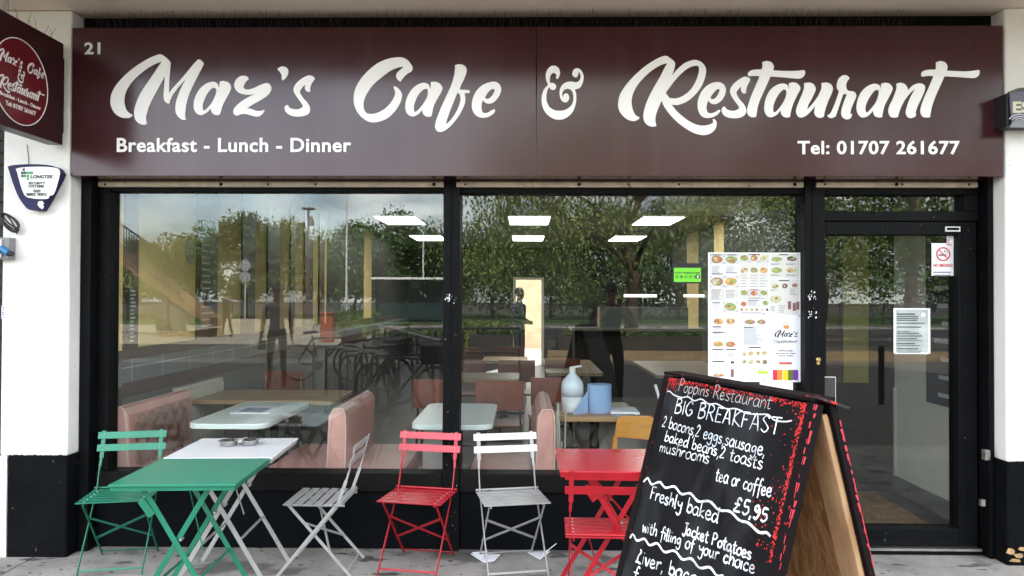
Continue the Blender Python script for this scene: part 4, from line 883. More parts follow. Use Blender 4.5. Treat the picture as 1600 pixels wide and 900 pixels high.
for q, cl in zip(fc, ((.30, .17, .11), (.58, .34, .12), (.24, .34, .10), (.45, .14, .06), (.50, .50, .30), (.07, .06, .06))): q.build('dish_print', mat('print_food_%d' % (int(cl[0]*100)), cl, .45, var=.35, vscale=90), po)
tl = MB()
def lines(u0, u1, v0, v1, n_, o=.0005):
    for k in range(n_):
        v = v0+(v1-v0)*k/max(1, n_-1); prect(tl, u0, v-1.5, u0+(u1-u0)*random.uniform(.6, 1), v+1.5, o)
        if u1-u0 > 50: prect(tl, u1+3, v-1, u1+8, v+1, o)
for ar_ in ((44, 112, 122, 166, 8), (136, 200, 122, 158, 6), (44, 112, 270, 330, 10), (136, 200, 274, 318, 6), (48, 96, 362, 418, 5), (230, 280, 180, 250, 5), (290, 340, 180, 250, 5), (350, 400, 180, 250, 5), (274, 356, 344, 370, 5), (54, 110, 512, 530, 3), (54, 110, 546, 580, 5), (246, 380, 508, 612, 17), (54, 110, 660, 700, 5), (138, 190, 660, 690, 5), (54, 80, 745, 750, 2), (246, 300, 780, 798, 3), (340, 390, 764, 770, 2), (420, 490, 108, 112, 2), (515, 590, 108, 112, 2), (420, 480, 176, 182, 2), (515, 585, 176, 182, 2), (420, 460, 270, 276, 2), (540, 590, 265, 300, 5), (470, 520, 370, 410, 5), (420, 450, 376, 400, 4), (280, 390, 322, 324, 2), (274, 350, 820, 832, 2), (228, 400, 412, 418, 2)): lines(*ar_)
tl.build('print_line', mat('print_text_grey', (.22, .22, .24), .6), po)
hd = MB()
for u0, v0, u1, v1 in ((50, 50, 106, 56), (146, 50, 200, 56), (286, 46, 352, 52), (474, 48, 530, 54), (472, 210, 536, 216), (48, 350, 100, 356), (50, 500, 106, 507), (50, 535, 128, 541), (50, 642, 120, 649), (136, 642, 200, 649), (50, 716, 126, 723), (280, 628, 356, 635), (274, 334, 344, 339), (290, 268, 340, 273), (44, 170, 116, 176), (134, 163, 208, 168), (248, 502, 310, 507), (166, 718, 188, 732)): prect(hd, u0, v0, u1, v1, .0014)
hd.build('print_heading', mat('print_black', (.03, .03, .03), .5), po)
gh = MB(); prect(gh, 336, 776, 402, 796, .0014); gh.build('lime_band', mat('print_lime', (.42, .62, .06), .5), po)
rb = MB(); prect(rb, 472, 722, 552, 736, .0014); rb.build('red_band', mat('print_red', (.55, .08, .05), .5), po)
for u, cl in ((448, (.65, .02, .06)), (476, (.75, .25, .02)), (512, (.80, .55, .02)), (544, (.10, .16, .02)), (576, (.18, .03, .35))):
    jm = MB(); prect(jm, u-16, 770, u+16, 828, .0012+u*.000001); pell(jm, u, 829, 16, 6, .0017+u*.000001); jm.build('juice_glass', mat('print_juice_%d' % u, cl, .4), po)
dm_ = MB()
for u, cl in ((176, 795), (538, 370), (568, 380), (590, 372)): prect(dm_, u-10, cl-28, u+10, cl+22, .0016)
dm_.build('drink_print', mat('print_drink', (.22, .10, .10), .5), po)
cup = MB(); prect(cup, 498, 494, 536, 503, .0012); pell(cup, 517, 503, 17, 12, .0014)
for k in (508, 518, 528): cup.tube([U(k, 486, .0014), U(k-4, 478, .0014), U(k+2, 470, .0014)], .0012, 5)
cup.build('cup_emblem', mat('print_orange', (.70, .28, .06), .5), po)
def PU(cx, cy, s, u, v): return lambda x, y, o: tuple(U(u+(x-cx)*s, v+(y-cy)*s, .0012+o))
lettering(MAZ, PU(328, 145, .148/.32, 514, 548), 'brush_word', MATS['print_black'], po, .0006, 3)
lettering(CAFE, PU(668, 145, .078/.32, 466, 594), 'brush_word', MATS['print_text_grey'], po, .0005, 2)
lettering(AMP, PU(880, 145, .078/.32, 497, 594), 'ampersand', MATS['print_text_grey'], po, .0005, 2)
lettering(REST, PU(1248, 150, .062/.32*.85, 548, 594), 'brush_word', MATS['print_text_grey'], po, .0005, 2)
p_, q_ = U(464, 656), U(556, 656); fit_text('OPENING HOURS', p_.x, q_.x, p_.z, p_.y-.001, MATS['print_text_grey'], po, 'lettering', .02, .0004, (U(0, 645).z-p_.z))
ol = MB()
for u0, u1, v in ((448, 476, 668), (482, 508, 668), (514, 530, 668), (540, 574, 668), (466, 512, 683), (520, 560, 683)): prect(ol, u0, v-3, u1, v+3, .0012)
ol.build('print_line', MATS['print_text_grey'], po)
pm = MB()
for u, v in ((38, 50), (594, 48), (36, 342), (598, 432), (374, 424), (40, 592), (372, 838), (592, 838)): pell(pm, u, v, 5, 5, .003, 10)
pm.build('corner_fixing', mat('grey_fixing', (.3, .3, .32), .4), po)
o, a2, b2 = paper('notice_paper', 'small printed leaflet under the large menu poster', 'notice', 1187, 597, 1239, 614, M_poster, YP)
lm = MB(); lm.box(P(1194, 600, 0).x, P(1200, 600, 0).x, YP-.0012, YP-.0005, P(0, 612, 0).z, P(0, 602, 0).z); lm.box(P(1222, 600, 0).x, P(1229, 600, 0).x, YP-.0012, YP-.0005, P(0, 614, 0).z, P(0, 604, 0).z); lm.build('print_patch', mat('print_brownred', (.3, .06, .05), .5), o)
# hygiene sticker
o, a, b = paper('hygiene_sticker', 'green food hygiene rating sticker with score five on window', 'sticker', 1051, 411, 1096.5, 443, M_ink, YP)
a, b = P(1053, 418.5, YP), P(1095, 440.5, YP)
gs = MB().box(a.x, b.x, YP-.0012, YP-.0003, b.z, a.z).build('green_field', mat('hygiene_green', (.16, .62, .03), .4), o)
fit_text('FOOD HYGIENE RATING', a.x+.006, b.x-.006, P(0, 425, YP).z, YP-.0016, M_ink, o, 'lettering', .02, .0004, .012)
cs = MB()
for k, px in enumerate((1057.5, 1064.5, 1071.5, 1078.5, 1085)):
    q = P(px, 432.5, YP); cs.tube([(q.x+.0095*math.cos(t*.524), YP-.0016, q.z+.0095*math.sin(t*.524)) for t in range(12)], .0011, 4, closed=True)
    fit_text(str(k), q.x-.0035, q.x+.0035, q.z-.005, YP-.0016, M_ink, o, 'score_digit', .0, .0004, .010)
cs.build('score_ring', M_ink, o)
q = P(1090, 432.5, YP); MB().prism([(q.x+.0155*math.cos(t*.314), YP-.0013, q.z+.0155*math.sin(t*.314)) for t in range(20)], (0, -.0006, 0)).build('score_disc', M_ink, o)
fit_text('5', q.x-.006, q.x+.006, q.z-.009, YP-.0024, M_poster, o, 'score_digit', .03, .0004, .018)
# door papers
o, a, b = paper('no_smoking_sign', 'white no smoking sign with red ring high on the door', 'sign', 1455.5, 380, 1491.5, 431, M_poster, YP)
q = P(1473.5, 397, YP); rr = MB(); rr.tube([(q.x+.040*math.cos(t*.262), YP-.002, q.z+.040*math.sin(t*.262)) for t in range(24)], .0038, 6, closed=True); rr.bar((q.x-.028, YP-.002, q.z+.028), (q.x+.028, YP-.002, q.z-.028), .006, .002, (0, 1, 0))
rr.build('red_ring', mat('sign_red', (.60, .03, .05), .5), o)
cg = MB(); cg.box(q.x-.028, q.x+.018, YP-.0016, YP-.0004, q.z-.010, q.z-.002); cg.tube(catmull([(q.x+.02, YP-.0012, q.z+.0), (q.x+.028, YP-.0012, q.z+.012), (q.x+.012, YP-.0012, q.z+.018), (q.x+.004, YP-.0012, q.z+.008), (q.x+.014, YP-.0012, q.z+.03)], 4), .0012, 5); cg.build('cigarette_print', M_ink, o)
p_, q_ = P(1458.5, 417, YP), P(1488.5, 417, YP); fit_text('NO SMOKING', p_.x, q_.x, p_.z, YP-.0012, MATS['sign_red'], o, 'lettering', .02, .0004, .020)
nl = MB()
for py in (421.5, 426): nl.box(P(1460, 0).x, P(1487, 0).x, YP-.0012, YP-.0004, P(0, py+1).z, P(0, py-1).z)
nl.build('print_line', MATS['print_text_grey'], o)
o, a, b = paper('door_sticker', 'small white and red sticker above the no smoking sign', 'sticker', 1479, 368.5, 1491.5, 384.5, M_poster, YP-.002)
nl = MB()
for py in (372, 375.5, 379): nl.box(P(1480.5, 0).x, P(1480.5+random.uniform(4, 9), 0).x, YP-.0035, YP-.0025, P(0, py+1).z, P(0, py-1).z)
nl.build('print_line', mat('print_pinkred', (.5, .12, .16), .5), o)
o, a, b = paper('notice_paper', 'grey printed notice in a plastic sleeve on the door glass', 'notice', 1397, 481.5, 1453, 552.5, mat('sleeved_notice', (.40, .44, .43), .35, .5, var=.25, vscale=9), YP)
ed = MB(); a, b = P(1397, 481.5, YP), P(1453, 552.5, YP)
for x0, x1, z0, z1 in ((a.x-.004, a.x+.010, b.z, a.z), (b.x-.010, b.x+.002, b.z, a.z), (a.x+.0101, b.x-.0101, a.z-.008, a.z), (a.x+.0101, b.x-.0101, b.z-.004, b.z+.008)): ed.box(x0, x1, YP-.0012, YP-.0003, z0, z1)
ed.build('sleeve_edge', M_paper, o)
nl = MB(); random.seed(3)
for py, h_, wd in ((486, 2.2, 30), (489.5, 1.6, 33), (492.5, 1.6, 34), (495.5, 1.6, 31), (500, 1.4, 42), (506, 1.6, 40), (513, 1.0, 24), (515.5, 1.6, 32), (518.5, .9, 40), (520.5, .9, 40), (524, 1.6, 28), (527, .9, 40), (531.5, 1.6, 26), (534.5, .9, 36), (539.5, 1.6, 32), (543, .9, 40), (545.5, .9, 36), (548, .9, 40)):
    nl.box(P(1403, 0).x, P(1403+wd+random.uniform(-3, 3), 0).x, YP-.0016, YP-.0005, P(0, py+h_/2).z, P(0, py-h_/2).z)
nl.build('print_line', mat('print_dim', (.06, .065, .065), .6), o)
q = P(1442.5, 492, YP); MB().prism([(q.x+.014*math.cos(t*.393), YP-.0014, q.z+.014*math.sin(t*.393)) for t in range(16)], (0, -.0005, 0)).build('round_seal', M_paper, o)
random.seed(11)
# ================================================================== INSIDE THE CAFE
def IN(px, d): return P(px, 466, d-4.8).x
# ceiling light panels
M_lamp = mat('lit_panel', (.9, .9, .9), .5, emit=((1, .98, .93), 1.6)); M_trim = mat('white_trim', (.6, .6, .6), .5)
lx = ((583, 648, 'left'), (797, 857, 'middle'), (1005, 1071, 'right'))
for dn, dl, wh in ((11.1, 1.2, 'nearest the window'), (14.55, 1.2, 'further back')):
    for a, b, nm in lx:
        w0 = (a+b)/2; x = P(w0, 466, 11.1-4.8).x
        t = thing('ceiling_light', 'lit flat ceiling panel in the %s row, %s' % (nm, wh), 'ceiling light', (x, dn-4.8+dl/2, CEIL-.004), 0, 'ceiling light panels inside the cafe')
        MB().box(-.30, .30, -dl/2, dl/2, -.010, .0).build('light_diffuser', M_lamp, t)
        f = MB(); f.box(-.32, -.301, -dl/2-.02, dl/2+.02, -.012, .001); f.box(.301, .32, -dl/2-.02, dl/2+.02, -.012, .001); f.box(-.30, .30, -dl/2-.02, -dl/2-.001, -.012, .001); f.box(-.30, .30, dl/2+.001, dl/2+.02, -.012, .001)
        f.build('light_frame', M_trim, t)
q = P(831, 358, 8.0); v = MB(); v.box(q.x-.14, q.x+.14, 7.7, 8.0, CEIL-.02, CEIL-.005); v.mat(1).box(q.x-.08, q.x+.08, 7.76, 7.94, CEIL-.024, CEIL-.0205)
tag(v.build('ceiling_vent', [M_trim, M_dark]), 'square white ceiling vent between the middle lights', 'vent')
# booths
M_vinyl = mat('pink_vinyl', (.56, .28, .24), .42, .5, var=.12, vscale=6, bump=.08, bscale=30)
M_vinyl2 = mat('brown_pink_vinyl', (.25, .145, .12), .45, .5, var=.15, vscale=6)
def bench(label, x, face, y0=.10, y1=1.05, double=False):
    """booth bench; its back stands at x, the seat reaches out towards face (+1/-1)"""
    t = thing('booth_bench', label, 'booth bench', (x, (y0+y1)/2, 0), 0, 'pink vinyl booth benches'); L_ = (y1-y0)/2; f = face
    b = MB(); prof = [(0, .40), (0, .80), (.015, .835), (.05, .855), (.09, .845), (.115, .80), (.12, .70), (.13, .44), (.13, .40)]
    b.prism([(f*(-.055+u), -L_, z) for u, z in prof], (0, 2*L_, 0)); b.build('backrest', M_vinyl, t, bevel=.012)
    for ff, ox in (((f, 0), (-f, f*.075)) if double else ((f, 0),)):
        tf = MB(); nu, nv = 60, 26; vs = []; fs = []      # diamond tufting on the seat side
        for i in range(nu+1):
            for j in range(nv+1):
                y = -L_+.012+(2*L_-.024)*i/nu; z = .45+.375*j/nv; e = min(1, 6*min(i/nu, 1-i/nu), 5*min(j/nv+.1, 1-j/nv))
                p_ = abs(math.sin(math.pi*(y/.15+z/.17)))*abs(math.sin(math.pi*(y/.15-z/.17)))
                vs.append((ox+ff*(.056+.046*e*(.25+.75*p_**.45)-.02*(j/nv)**3), y, z))
        for i in range(nu):
            for j in range(nv): A = i*(nv+1)+j; fs.append((A, A+1, A+nv+2, A+nv+1))
        tf.add(vs, fs); tf.build('tufted_pad', M_vinyl2, t, smooth=True)
        s = MB(); u0, u1 = (ox+ff*.05, ox+ff*.50); s.box(min(u0, u1), max(u0, u1), -L_, L_, .30, .45); s.build('seat', M_vinyl, t, bevel=.035)
    bs = MB(); bs.box(min(f*-.05, f*.44), max(f*-.05, f*.44), -L_+.01, L_-.01, .005, .295); bs.build('base', M_vinyl2, t)
    pi = MB(); pi.tube(catmull([(f*(-.05), -L_-.003, .42), (f*(-.05), -L_-.003, .80), (f*0, -L_-.003, .848), (f*.04, -L_-.003, .80), (f*.07, -L_-.003, .45)], 6), .005, 6); pi.tube([(f*.0, -L_+.01, .853), (f*.0, L_-.01, .853)], .004, 6)
    pi.build('piping', mat('pale_piping', (.62, .42, .36), .5), t)
    return t
bench('pink tufted booth bench against the tiled wall', -2.60, 1)
bench('double sided pink booth bench standing between the two white tables', -1.19, -1, double=True)
bench('pink booth bench end beside the blue bottle table', .145, -1)
M_wtab = mat('white_laminate', (.72, .76, .73), .3, .5); M_wood2 = mat('light_wood_laminate', (.42, .27, .13), .4, .5, col2=(.34, .21, .10), vscale=3, stretch=(.6, 6, 6)); M_metal = mat('dark_metal', (.03, .03, .032), .4, .5, .6)
def cafe_table(label, x0, x1, y0, y1, m, z=.745, th_=.035, r=.09, group='tables inside the cafe'):
    cx, cy = (x0+x1)/2, (y0+y1)/2; t = thing('cafe_table', label, 'table', (cx, cy, 0), 0, group); hx_, hy_ = (x1-x0)/2, (y1-y0)/2
    MB().prism([(a, b, z-th_) for a, b in rrect(-hx_, hx_, -hy_, hy_, r)], (0, 0, th_)).build('tabletop', m, t, bevel=.004)
    p = MB(); p.tube([(0, 0, .02), (0, 0, z-th_-.001)], .035, 12); p.build('pedestal', M_metal, t)
    f = MB(); f.box(-.25, .25, -.03, .03, .006, .03); f.box(-.03, .03, -.25, -.031, .006, .03); f.box(-.03, .03, .031, .25, .006, .03); f.build('base', M_metal, t)
    return t
cafe_table('white rounded booth table with a newspaper on it', -2.18, -1.66, .12, 1.2, M_wtab)
cafe_table('white rounded booth table behind the middle mullion', -.73, -.20, .14, 1.15, M_wtab)
cafe_table('wide light wood table behind the newspaper table', -2.66, -1.50, 1.25, 1.95, M_wood2, r=.06)
cafe_table('light wood table carrying the blue bottle and paper roll', .24, .80, .50, 1.25, M_wood2, r=.03)
npp = MB(); npp.box(-2.05, -1.78, .55, .86, .7465, .752); npp.mat(1).box(-2.02, -1.84, .58, .80, .7521, .7535)
tag(npp.build('newspaper', [M_paper, mat('newsprint', (.30, .32, .40), .8, var=.5, vscale=30)]), 'folded newspaper lying on a white booth table', 'newspaper')
M_brown = mat('brown_chair_veneer', (.22, .058, .034), .4, .5, var=.2, vscale=4); M_chrome = mat('chrome', (.6, .6, .6), .15, .5, 1)
def inner_chair(label, x, y, rz, m=M_brown):
    t = thing('cafe_chair', label, 'chair', (x, y, 0), rz, 'brown chairs inside the cafe')
    s = MB(); s.box(-.20, .20, -.21, .18, .44, .462); s.build('seat', m, t, bevel=.01)
    pts = [(-.21+.42*k/8, .19+.035*math.sin(math.pi*k/8)) for k in range(9)]
    b = MB(); b.prism([(u, v, .60) for u, v in pts]+[(u, v+.018, .60) for u, v in pts[::-1]], (0, 0, .25)); b.build('backrest', m, t, bevel=.004)
    for sx in (-1, 1):
        l = MB(); l.tube([(sx*.19, -.19, 0), (sx*.18, -.17, .435)], .010, 8); l.build('leg', M_chrome, t)
        l = MB(); l.tube(catmull([(sx*.19, .21, 0), (sx*.18, .165, .44), (sx*.175, .180, .62), (sx*.175, .182, .80)], 4), .010, 8); l.build('leg', M_chrome, t)
    return t
inner_chair('brown chair behind the red chair, left of the mullion', IN(690, 7.0), 2.1, R(180)); inner_chair('brown chair just right of the mullion, seen from its back', IN(784, 6.9), 2.0, R(178))
inner_chair('brown chair beside the pink bench end in the window', IN(862, 7.1), 2.3, R(185)); inner_chair('brown chair tucked at the wide wood table', IN(350, 7.6), 2.35, R(5)); inner_chair('second brown chair tucked at the wide wood table', IN(455, 7.6), 2.35, R(-4))
for i, (px, d) in enumerate(((735, 8.9), (808, 9.0), (880, 9.3), (730, 11.2), (800, 11.4))): inner_chair('brown chair in the rows further back in the cafe', IN(px, d), d-4.8, R(180 if i % 2 else 175))
cafe_table('tan table in the first row behind the mullion', IN(700, 8.0), IN(812, 8.0), 2.9, 3.6, M_wood2, r=.03); cafe_table('tan table in the second row near the back door', IN(755, 10.3), IN(825, 10.3), 5.2, 5.9, M_wood2, r=.03)
cafe_table('tan table in the right aisle of the cafe', IN(850, 9.6), IN(928, 9.6), 3.6, 5.4, M_wood2, r=.03); cafe_table('long tan table in front of the service counter', IN(1000, 9.4), IN(1120, 9.4), 3.4, 5.3, M_wood2, r=.03)
# bottle, paper roll, papers
tx = IN(892, 5.7)
bt = thing('spray_bottle', 'clear bottle of pale liquid on the wood table in the window', 'bottle', (tx, .70, .7455))
MB().lathe([(0, 0), (.062, 0), (.066, .01), (.066, .12)], 20).build('liquid', mat('pale_liquid', (.66, .68, .70), .2, .5), bt, smooth=True)
MB().lathe([(.067, .1205), (.067, .20), (.060, .235), (.035, .27), (.018, .295), (.016, .31), (0, .312)], 20).build('bottle_body', mat('blue_white_plastic', (.70, .77, .86), .3, .5), bt, smooth=True)
sp_ = MB(); sp_.lathe([(.019, .30), (.020, .33), (.012, .34), (0, .341)], 12); sp_.bar((0, 0, .335), (.055, 0, .345), .014, .012); sp_.build('cap', M_alw, bt); bt.scale = (1.18, 1.18, .96)
M_bluep = mat('blue_paper', (.30, .44, .68), .85, .2, bump=.2, bscale=60)
rl = thing('paper_roll', 'blue paper towel roll standing next to the clear bottle', 'paper roll', (IN(932, 5.75), .72, .7455))
MB().lathe([(.020, 0), (.085, 0), (.087, .004), (.087, .196), (.085, .2), (.020, .2)], 28).build('roll', M_bluep, rl)
MB().prism([(-.085, -.05, .165), (-.085, -.05, .0), (-.20, -.13, -.03), (-.20, -.13, .0)], (0, -.003, 0)).build('loose_sheet', M_bluep, rl)
pp = MB(); pp.box(IN(948, 5.7), IN(990, 5.7), .60, .85, .7465, .765); pp.mat(1).box(IN(948, 5.6), IN(985, 5.6), .52, .595, .7465, .752)
tag(pp.build('paper_stack', [M_paper, mat('grey_print', (.3, .32, .34), .7, var=.5, vscale=30)]), 'stack of white papers on the wood table beside the roll', 'papers')
stx = MB(); random.seed(5)
for k in range(7): stx.tube([(IN(872+2*k, 5.2)+random.uniform(-.02, .02), .36+.02*k, .01), (IN(868+2.2*k, 5.2)+random.uniform(-.02, .02), .40+.015*k, random.uniform(.55, .86))], .007, 6)
tag(stx.build('rod_bundle', mat('pale_rod', (.45, .44, .40), .5)), 'bundle of pale rods leaning beside the pink bench end', 'rods')
M_orange = mat('orange_varnished_wood', (.62, .27, .045), .4, .5, col2=(.50, .20, .03), vscale=4, stretch=(1, 1, 6))
oc = thing('high_chair', 'orange varnished wooden high chair by the window', 'high chair', (IN(994, 5.15), .42, 0))
MB().prism([(-.135, 0, .62), (.13, 0, .60), (.135, 0, .745), (.11, 0, .765), (-.09, 0, .765), (-.12, 0, .735)], (0, .022, 0)).build('backrest', M_orange, oc, bevel=.006)
MB().box(-.15, .15, .0225, .33, .46, .482).build('seat', M_orange, oc, bevel=.004)
for sx in (-1, 1):
    for y in (.01, .30): MB().bar((sx*.17, y, 0), (sx*.13, y+.01, .62 if y < .1 else .46), .03, .03).build('leg', M_orange, oc)
wsk = MB().bar((IN(1024, 5.2), .40, .98), (IN(1042, 5.2), .42, .70), .02, .012).build('white_rod', M_alw); tag(wsk, 'thin white rod leaning behind the chalkboard top', 'rod')
# radiator on the left wall
ra = thing('radiator', 'white panel radiator beside the tufted booth bench', 'radiator', (WL+.05, 1.5, .3))
r_ = MB(); r_.box(-.04, .03, -.42, .42, 0, .56); r_.build('panel', mat('radiator_white', (.55, .54, .46), .5), ra, bevel=.008)
r_ = MB()
for k in range(22): r_.box(.0305, .04, -.40+k*.0375, -.38+k*.0375, .04, .52)
r_.build('rib', MATS['radiator_white'], ra)
# framed text boards on the left wall, round badge board
for i, (pa, pb, zt, zb, lab) in enumerate(((193, 212, 1.62, 1.24, 'small dark text board lowest on the first wall post'), (308, 334, 2.02, 1.30, 'tall dark board of white lettering on the second wall post'))):
    y0, y1 = dpx(pa)+.03, dpx(pb)-.02; b = MB().box(WL+.031, WL+.04, y0, y1, zb, zt).build('wall_board', mat('dark_board', (.05, .045, .05), .5)); tag(b, lab, 'wall board')
    lm = MB()
    for k in range(14): z = zb+.02+(zt-zb-.04)*k/13; lm.box(WL+.0401, WL+.041, y0+.02, y0+.02+(y1-y0-.04)*random.uniform(.6, 1), z-.007, z+.007)
    lm.build('board_line', mat('board_white', (.55, .53, .5), .6), b)
y_ = dpx(312); bdg = MB().prism([(WL+.014+.0*k, y_-.16+.105*math.cos(k*.262), 1.93+.105*math.sin(k*.262)) for k in range(24)], (.004, 0, 0)).build('round_badge', mat('badge_grey', (.32, .30, .28), .6)); tag(bdg, 'round grey printed badge on the mustard wall', 'badge')
# counter and menu boards at the back right
co = thing('service_counter', 'dark service counter along the back right of the cafe', 'counter', (1.7, 7.6, 0))
MB().box(-.9, 1.1, -.3, .3, .01, 1.05).build('counter_body', M_dwall, co); MB().box(-.95, 1.15, -.35, .35, 1.051, 1.09).build('counter_top', mat('counter_top', (.16, .14, .12), .3), co)
MB().box(-.5, .9, -.2, .2, 1.091, 1.42).build('display_case', mat('case_grey', (.10, .11, .11), .2, .5), co)
for i, (a, b, lab) in enumerate(((826, 978, 'wide dark menu screen over the counter'), (985, 1050, 'narrow dark menu screen right of the wide one'))):
    mb_ = MB().box(P(a, 400, 6.4).x, P(b, 400, 6.4).x, 6.4, 6.45, P(900, 425, 6.4).z, P(900, 400, 6.4).z).build('menu_screen', mat('screen_dark', (.05, .055, .055), .25, .5)); tag(mb_, lab, 'menu screen')
for px, lab, n_ in ((897, 'white paper notice under the menu screen, left', 3), (925, 'white paper notice under the menu screen, right', 2)):
    a, b = P(px-11, 426, 6.5), P(px+10, 441, 6.5); o = MB().box(a.x, b.x, 6.5, 6.505, b.z, a.z).build('notice_paper', mat('dim_paper', (.16, .17, .165), .8)); tag(o, lab, 'notice')
    lm = MB()
    for k in range(n_): z = b.z+(a.z-b.z)*(k+.6)/(n_+.2); lm.box(a.x+.02, b.x-.02, 6.497, 6.4995, z-.010, z+.010)
    lm.build('print_line', M_ink, o)
# strip lights over the kitchen pass
for a, b, lab in ((976, 1026, 'thin lit strip lamp over the kitchen pass'), (1070, 1106, 'thin lit strip lamp beside the menu poster')):
    p, q = P(a, 460, 8.0), P(b, 464, 8.0); tag(MB().box(p.x, q.x, 8.0, 8.08, q.z, p.z).build('strip_lamp', mat('lit_strip', (.9, .9, .9), .5, emit=((1, .98, .93), .6))), lab, 'strip lamp')
# cream air heater above the right window, door mat, board on the right wall
a, b = P(1050, 306, .6), P(1190, 331, .6); hb = MB().box(a.x, b.x, .6, .85, b.z, a.z+.1).build('air_heater', mat('cream_metal', (.62, .62, .44), .5, .4), None, bevel=.006); tag(hb, 'cream metal air heater box hung above the menu poster', 'air heater')
hs = MB()
for px, py in ((1053, 327), (1064, 316), (1176, 312), (1188, 327)): q = P(px, py, .598); hs.box(q.x-.006, q.x+.006, .596, .5995, q.z-.006, q.z+.006)
hs.build('screw', M_ink, hb)
mt = MB(); mt.box(Z(1330, 800).x-.22, WR-.20, .42, 1.42, .006, .018); tag(mt.build('door_mat', mat('coir_mat', (.34, .19, .075), .95, .1, var=.3, vscale=12, bump=1, bscale=120)), 'brown coir mat inside the glass door', 'door mat')
bm_ = MB().box(WR-.012, WR-.0015, .55, .96, .80, 2.60).build('price_board', mat('navy_board', (.022, .024, .05), .5)); tag(bm_, 'navy price board of white lines on the wall inside the door', 'price board')
lm = MB(); random.seed(9)
for k in range(13): z = .86+k*.128; lm.box(WR-.0135, WR-.0122, .60, .60+random.uniform(.14, .26), z, z+.030)
lm.build('board_line', mat('board_dim_white', (.55, .56, .62), .6), bm_)
# ================================================================== PEOPLE
M_skin = mat('skin', (.34, .20, .14), .55, .4); M_skind = mat('silhouette_skin', (.11, .06, .04), .55, .4); M_hair = mat('dark_hair', (.012, .010, .009), .6, .4)  # second skin darkened in colour so the back-door figure reads as a silhouette
def skinned(verts, edges, radii, root, sub=2):
    me = bpy.data.meshes.new('b'); me.from_pydata([Vector(v) for v in verts], edges, [])
    o = bpy.data.objects.new('b', me); COL.objects.link(o)
    sk = o.modifiers.new('s', 'SKIN'); sk.use_smooth_shade = True; sk.branch_smoothing = .3
    for i, r in enumerate(radii):
        v = me.skin_vertices[0].data[i]; v.radius = (r, r) if not isinstance(r, tuple) else r; v.use_root = (i == root)
    ss = o.modifiers.new('ss', 'SUBSURF'); ss.levels = sub; ss.render_levels = sub
    bpy.context.view_layer.update(); dg = bpy.context.evaluated_depsgraph_get()
    out = bpy.data.meshes.new_from_object(o.evaluated_get(dg)); bpy.data.objects.remove(o); return out
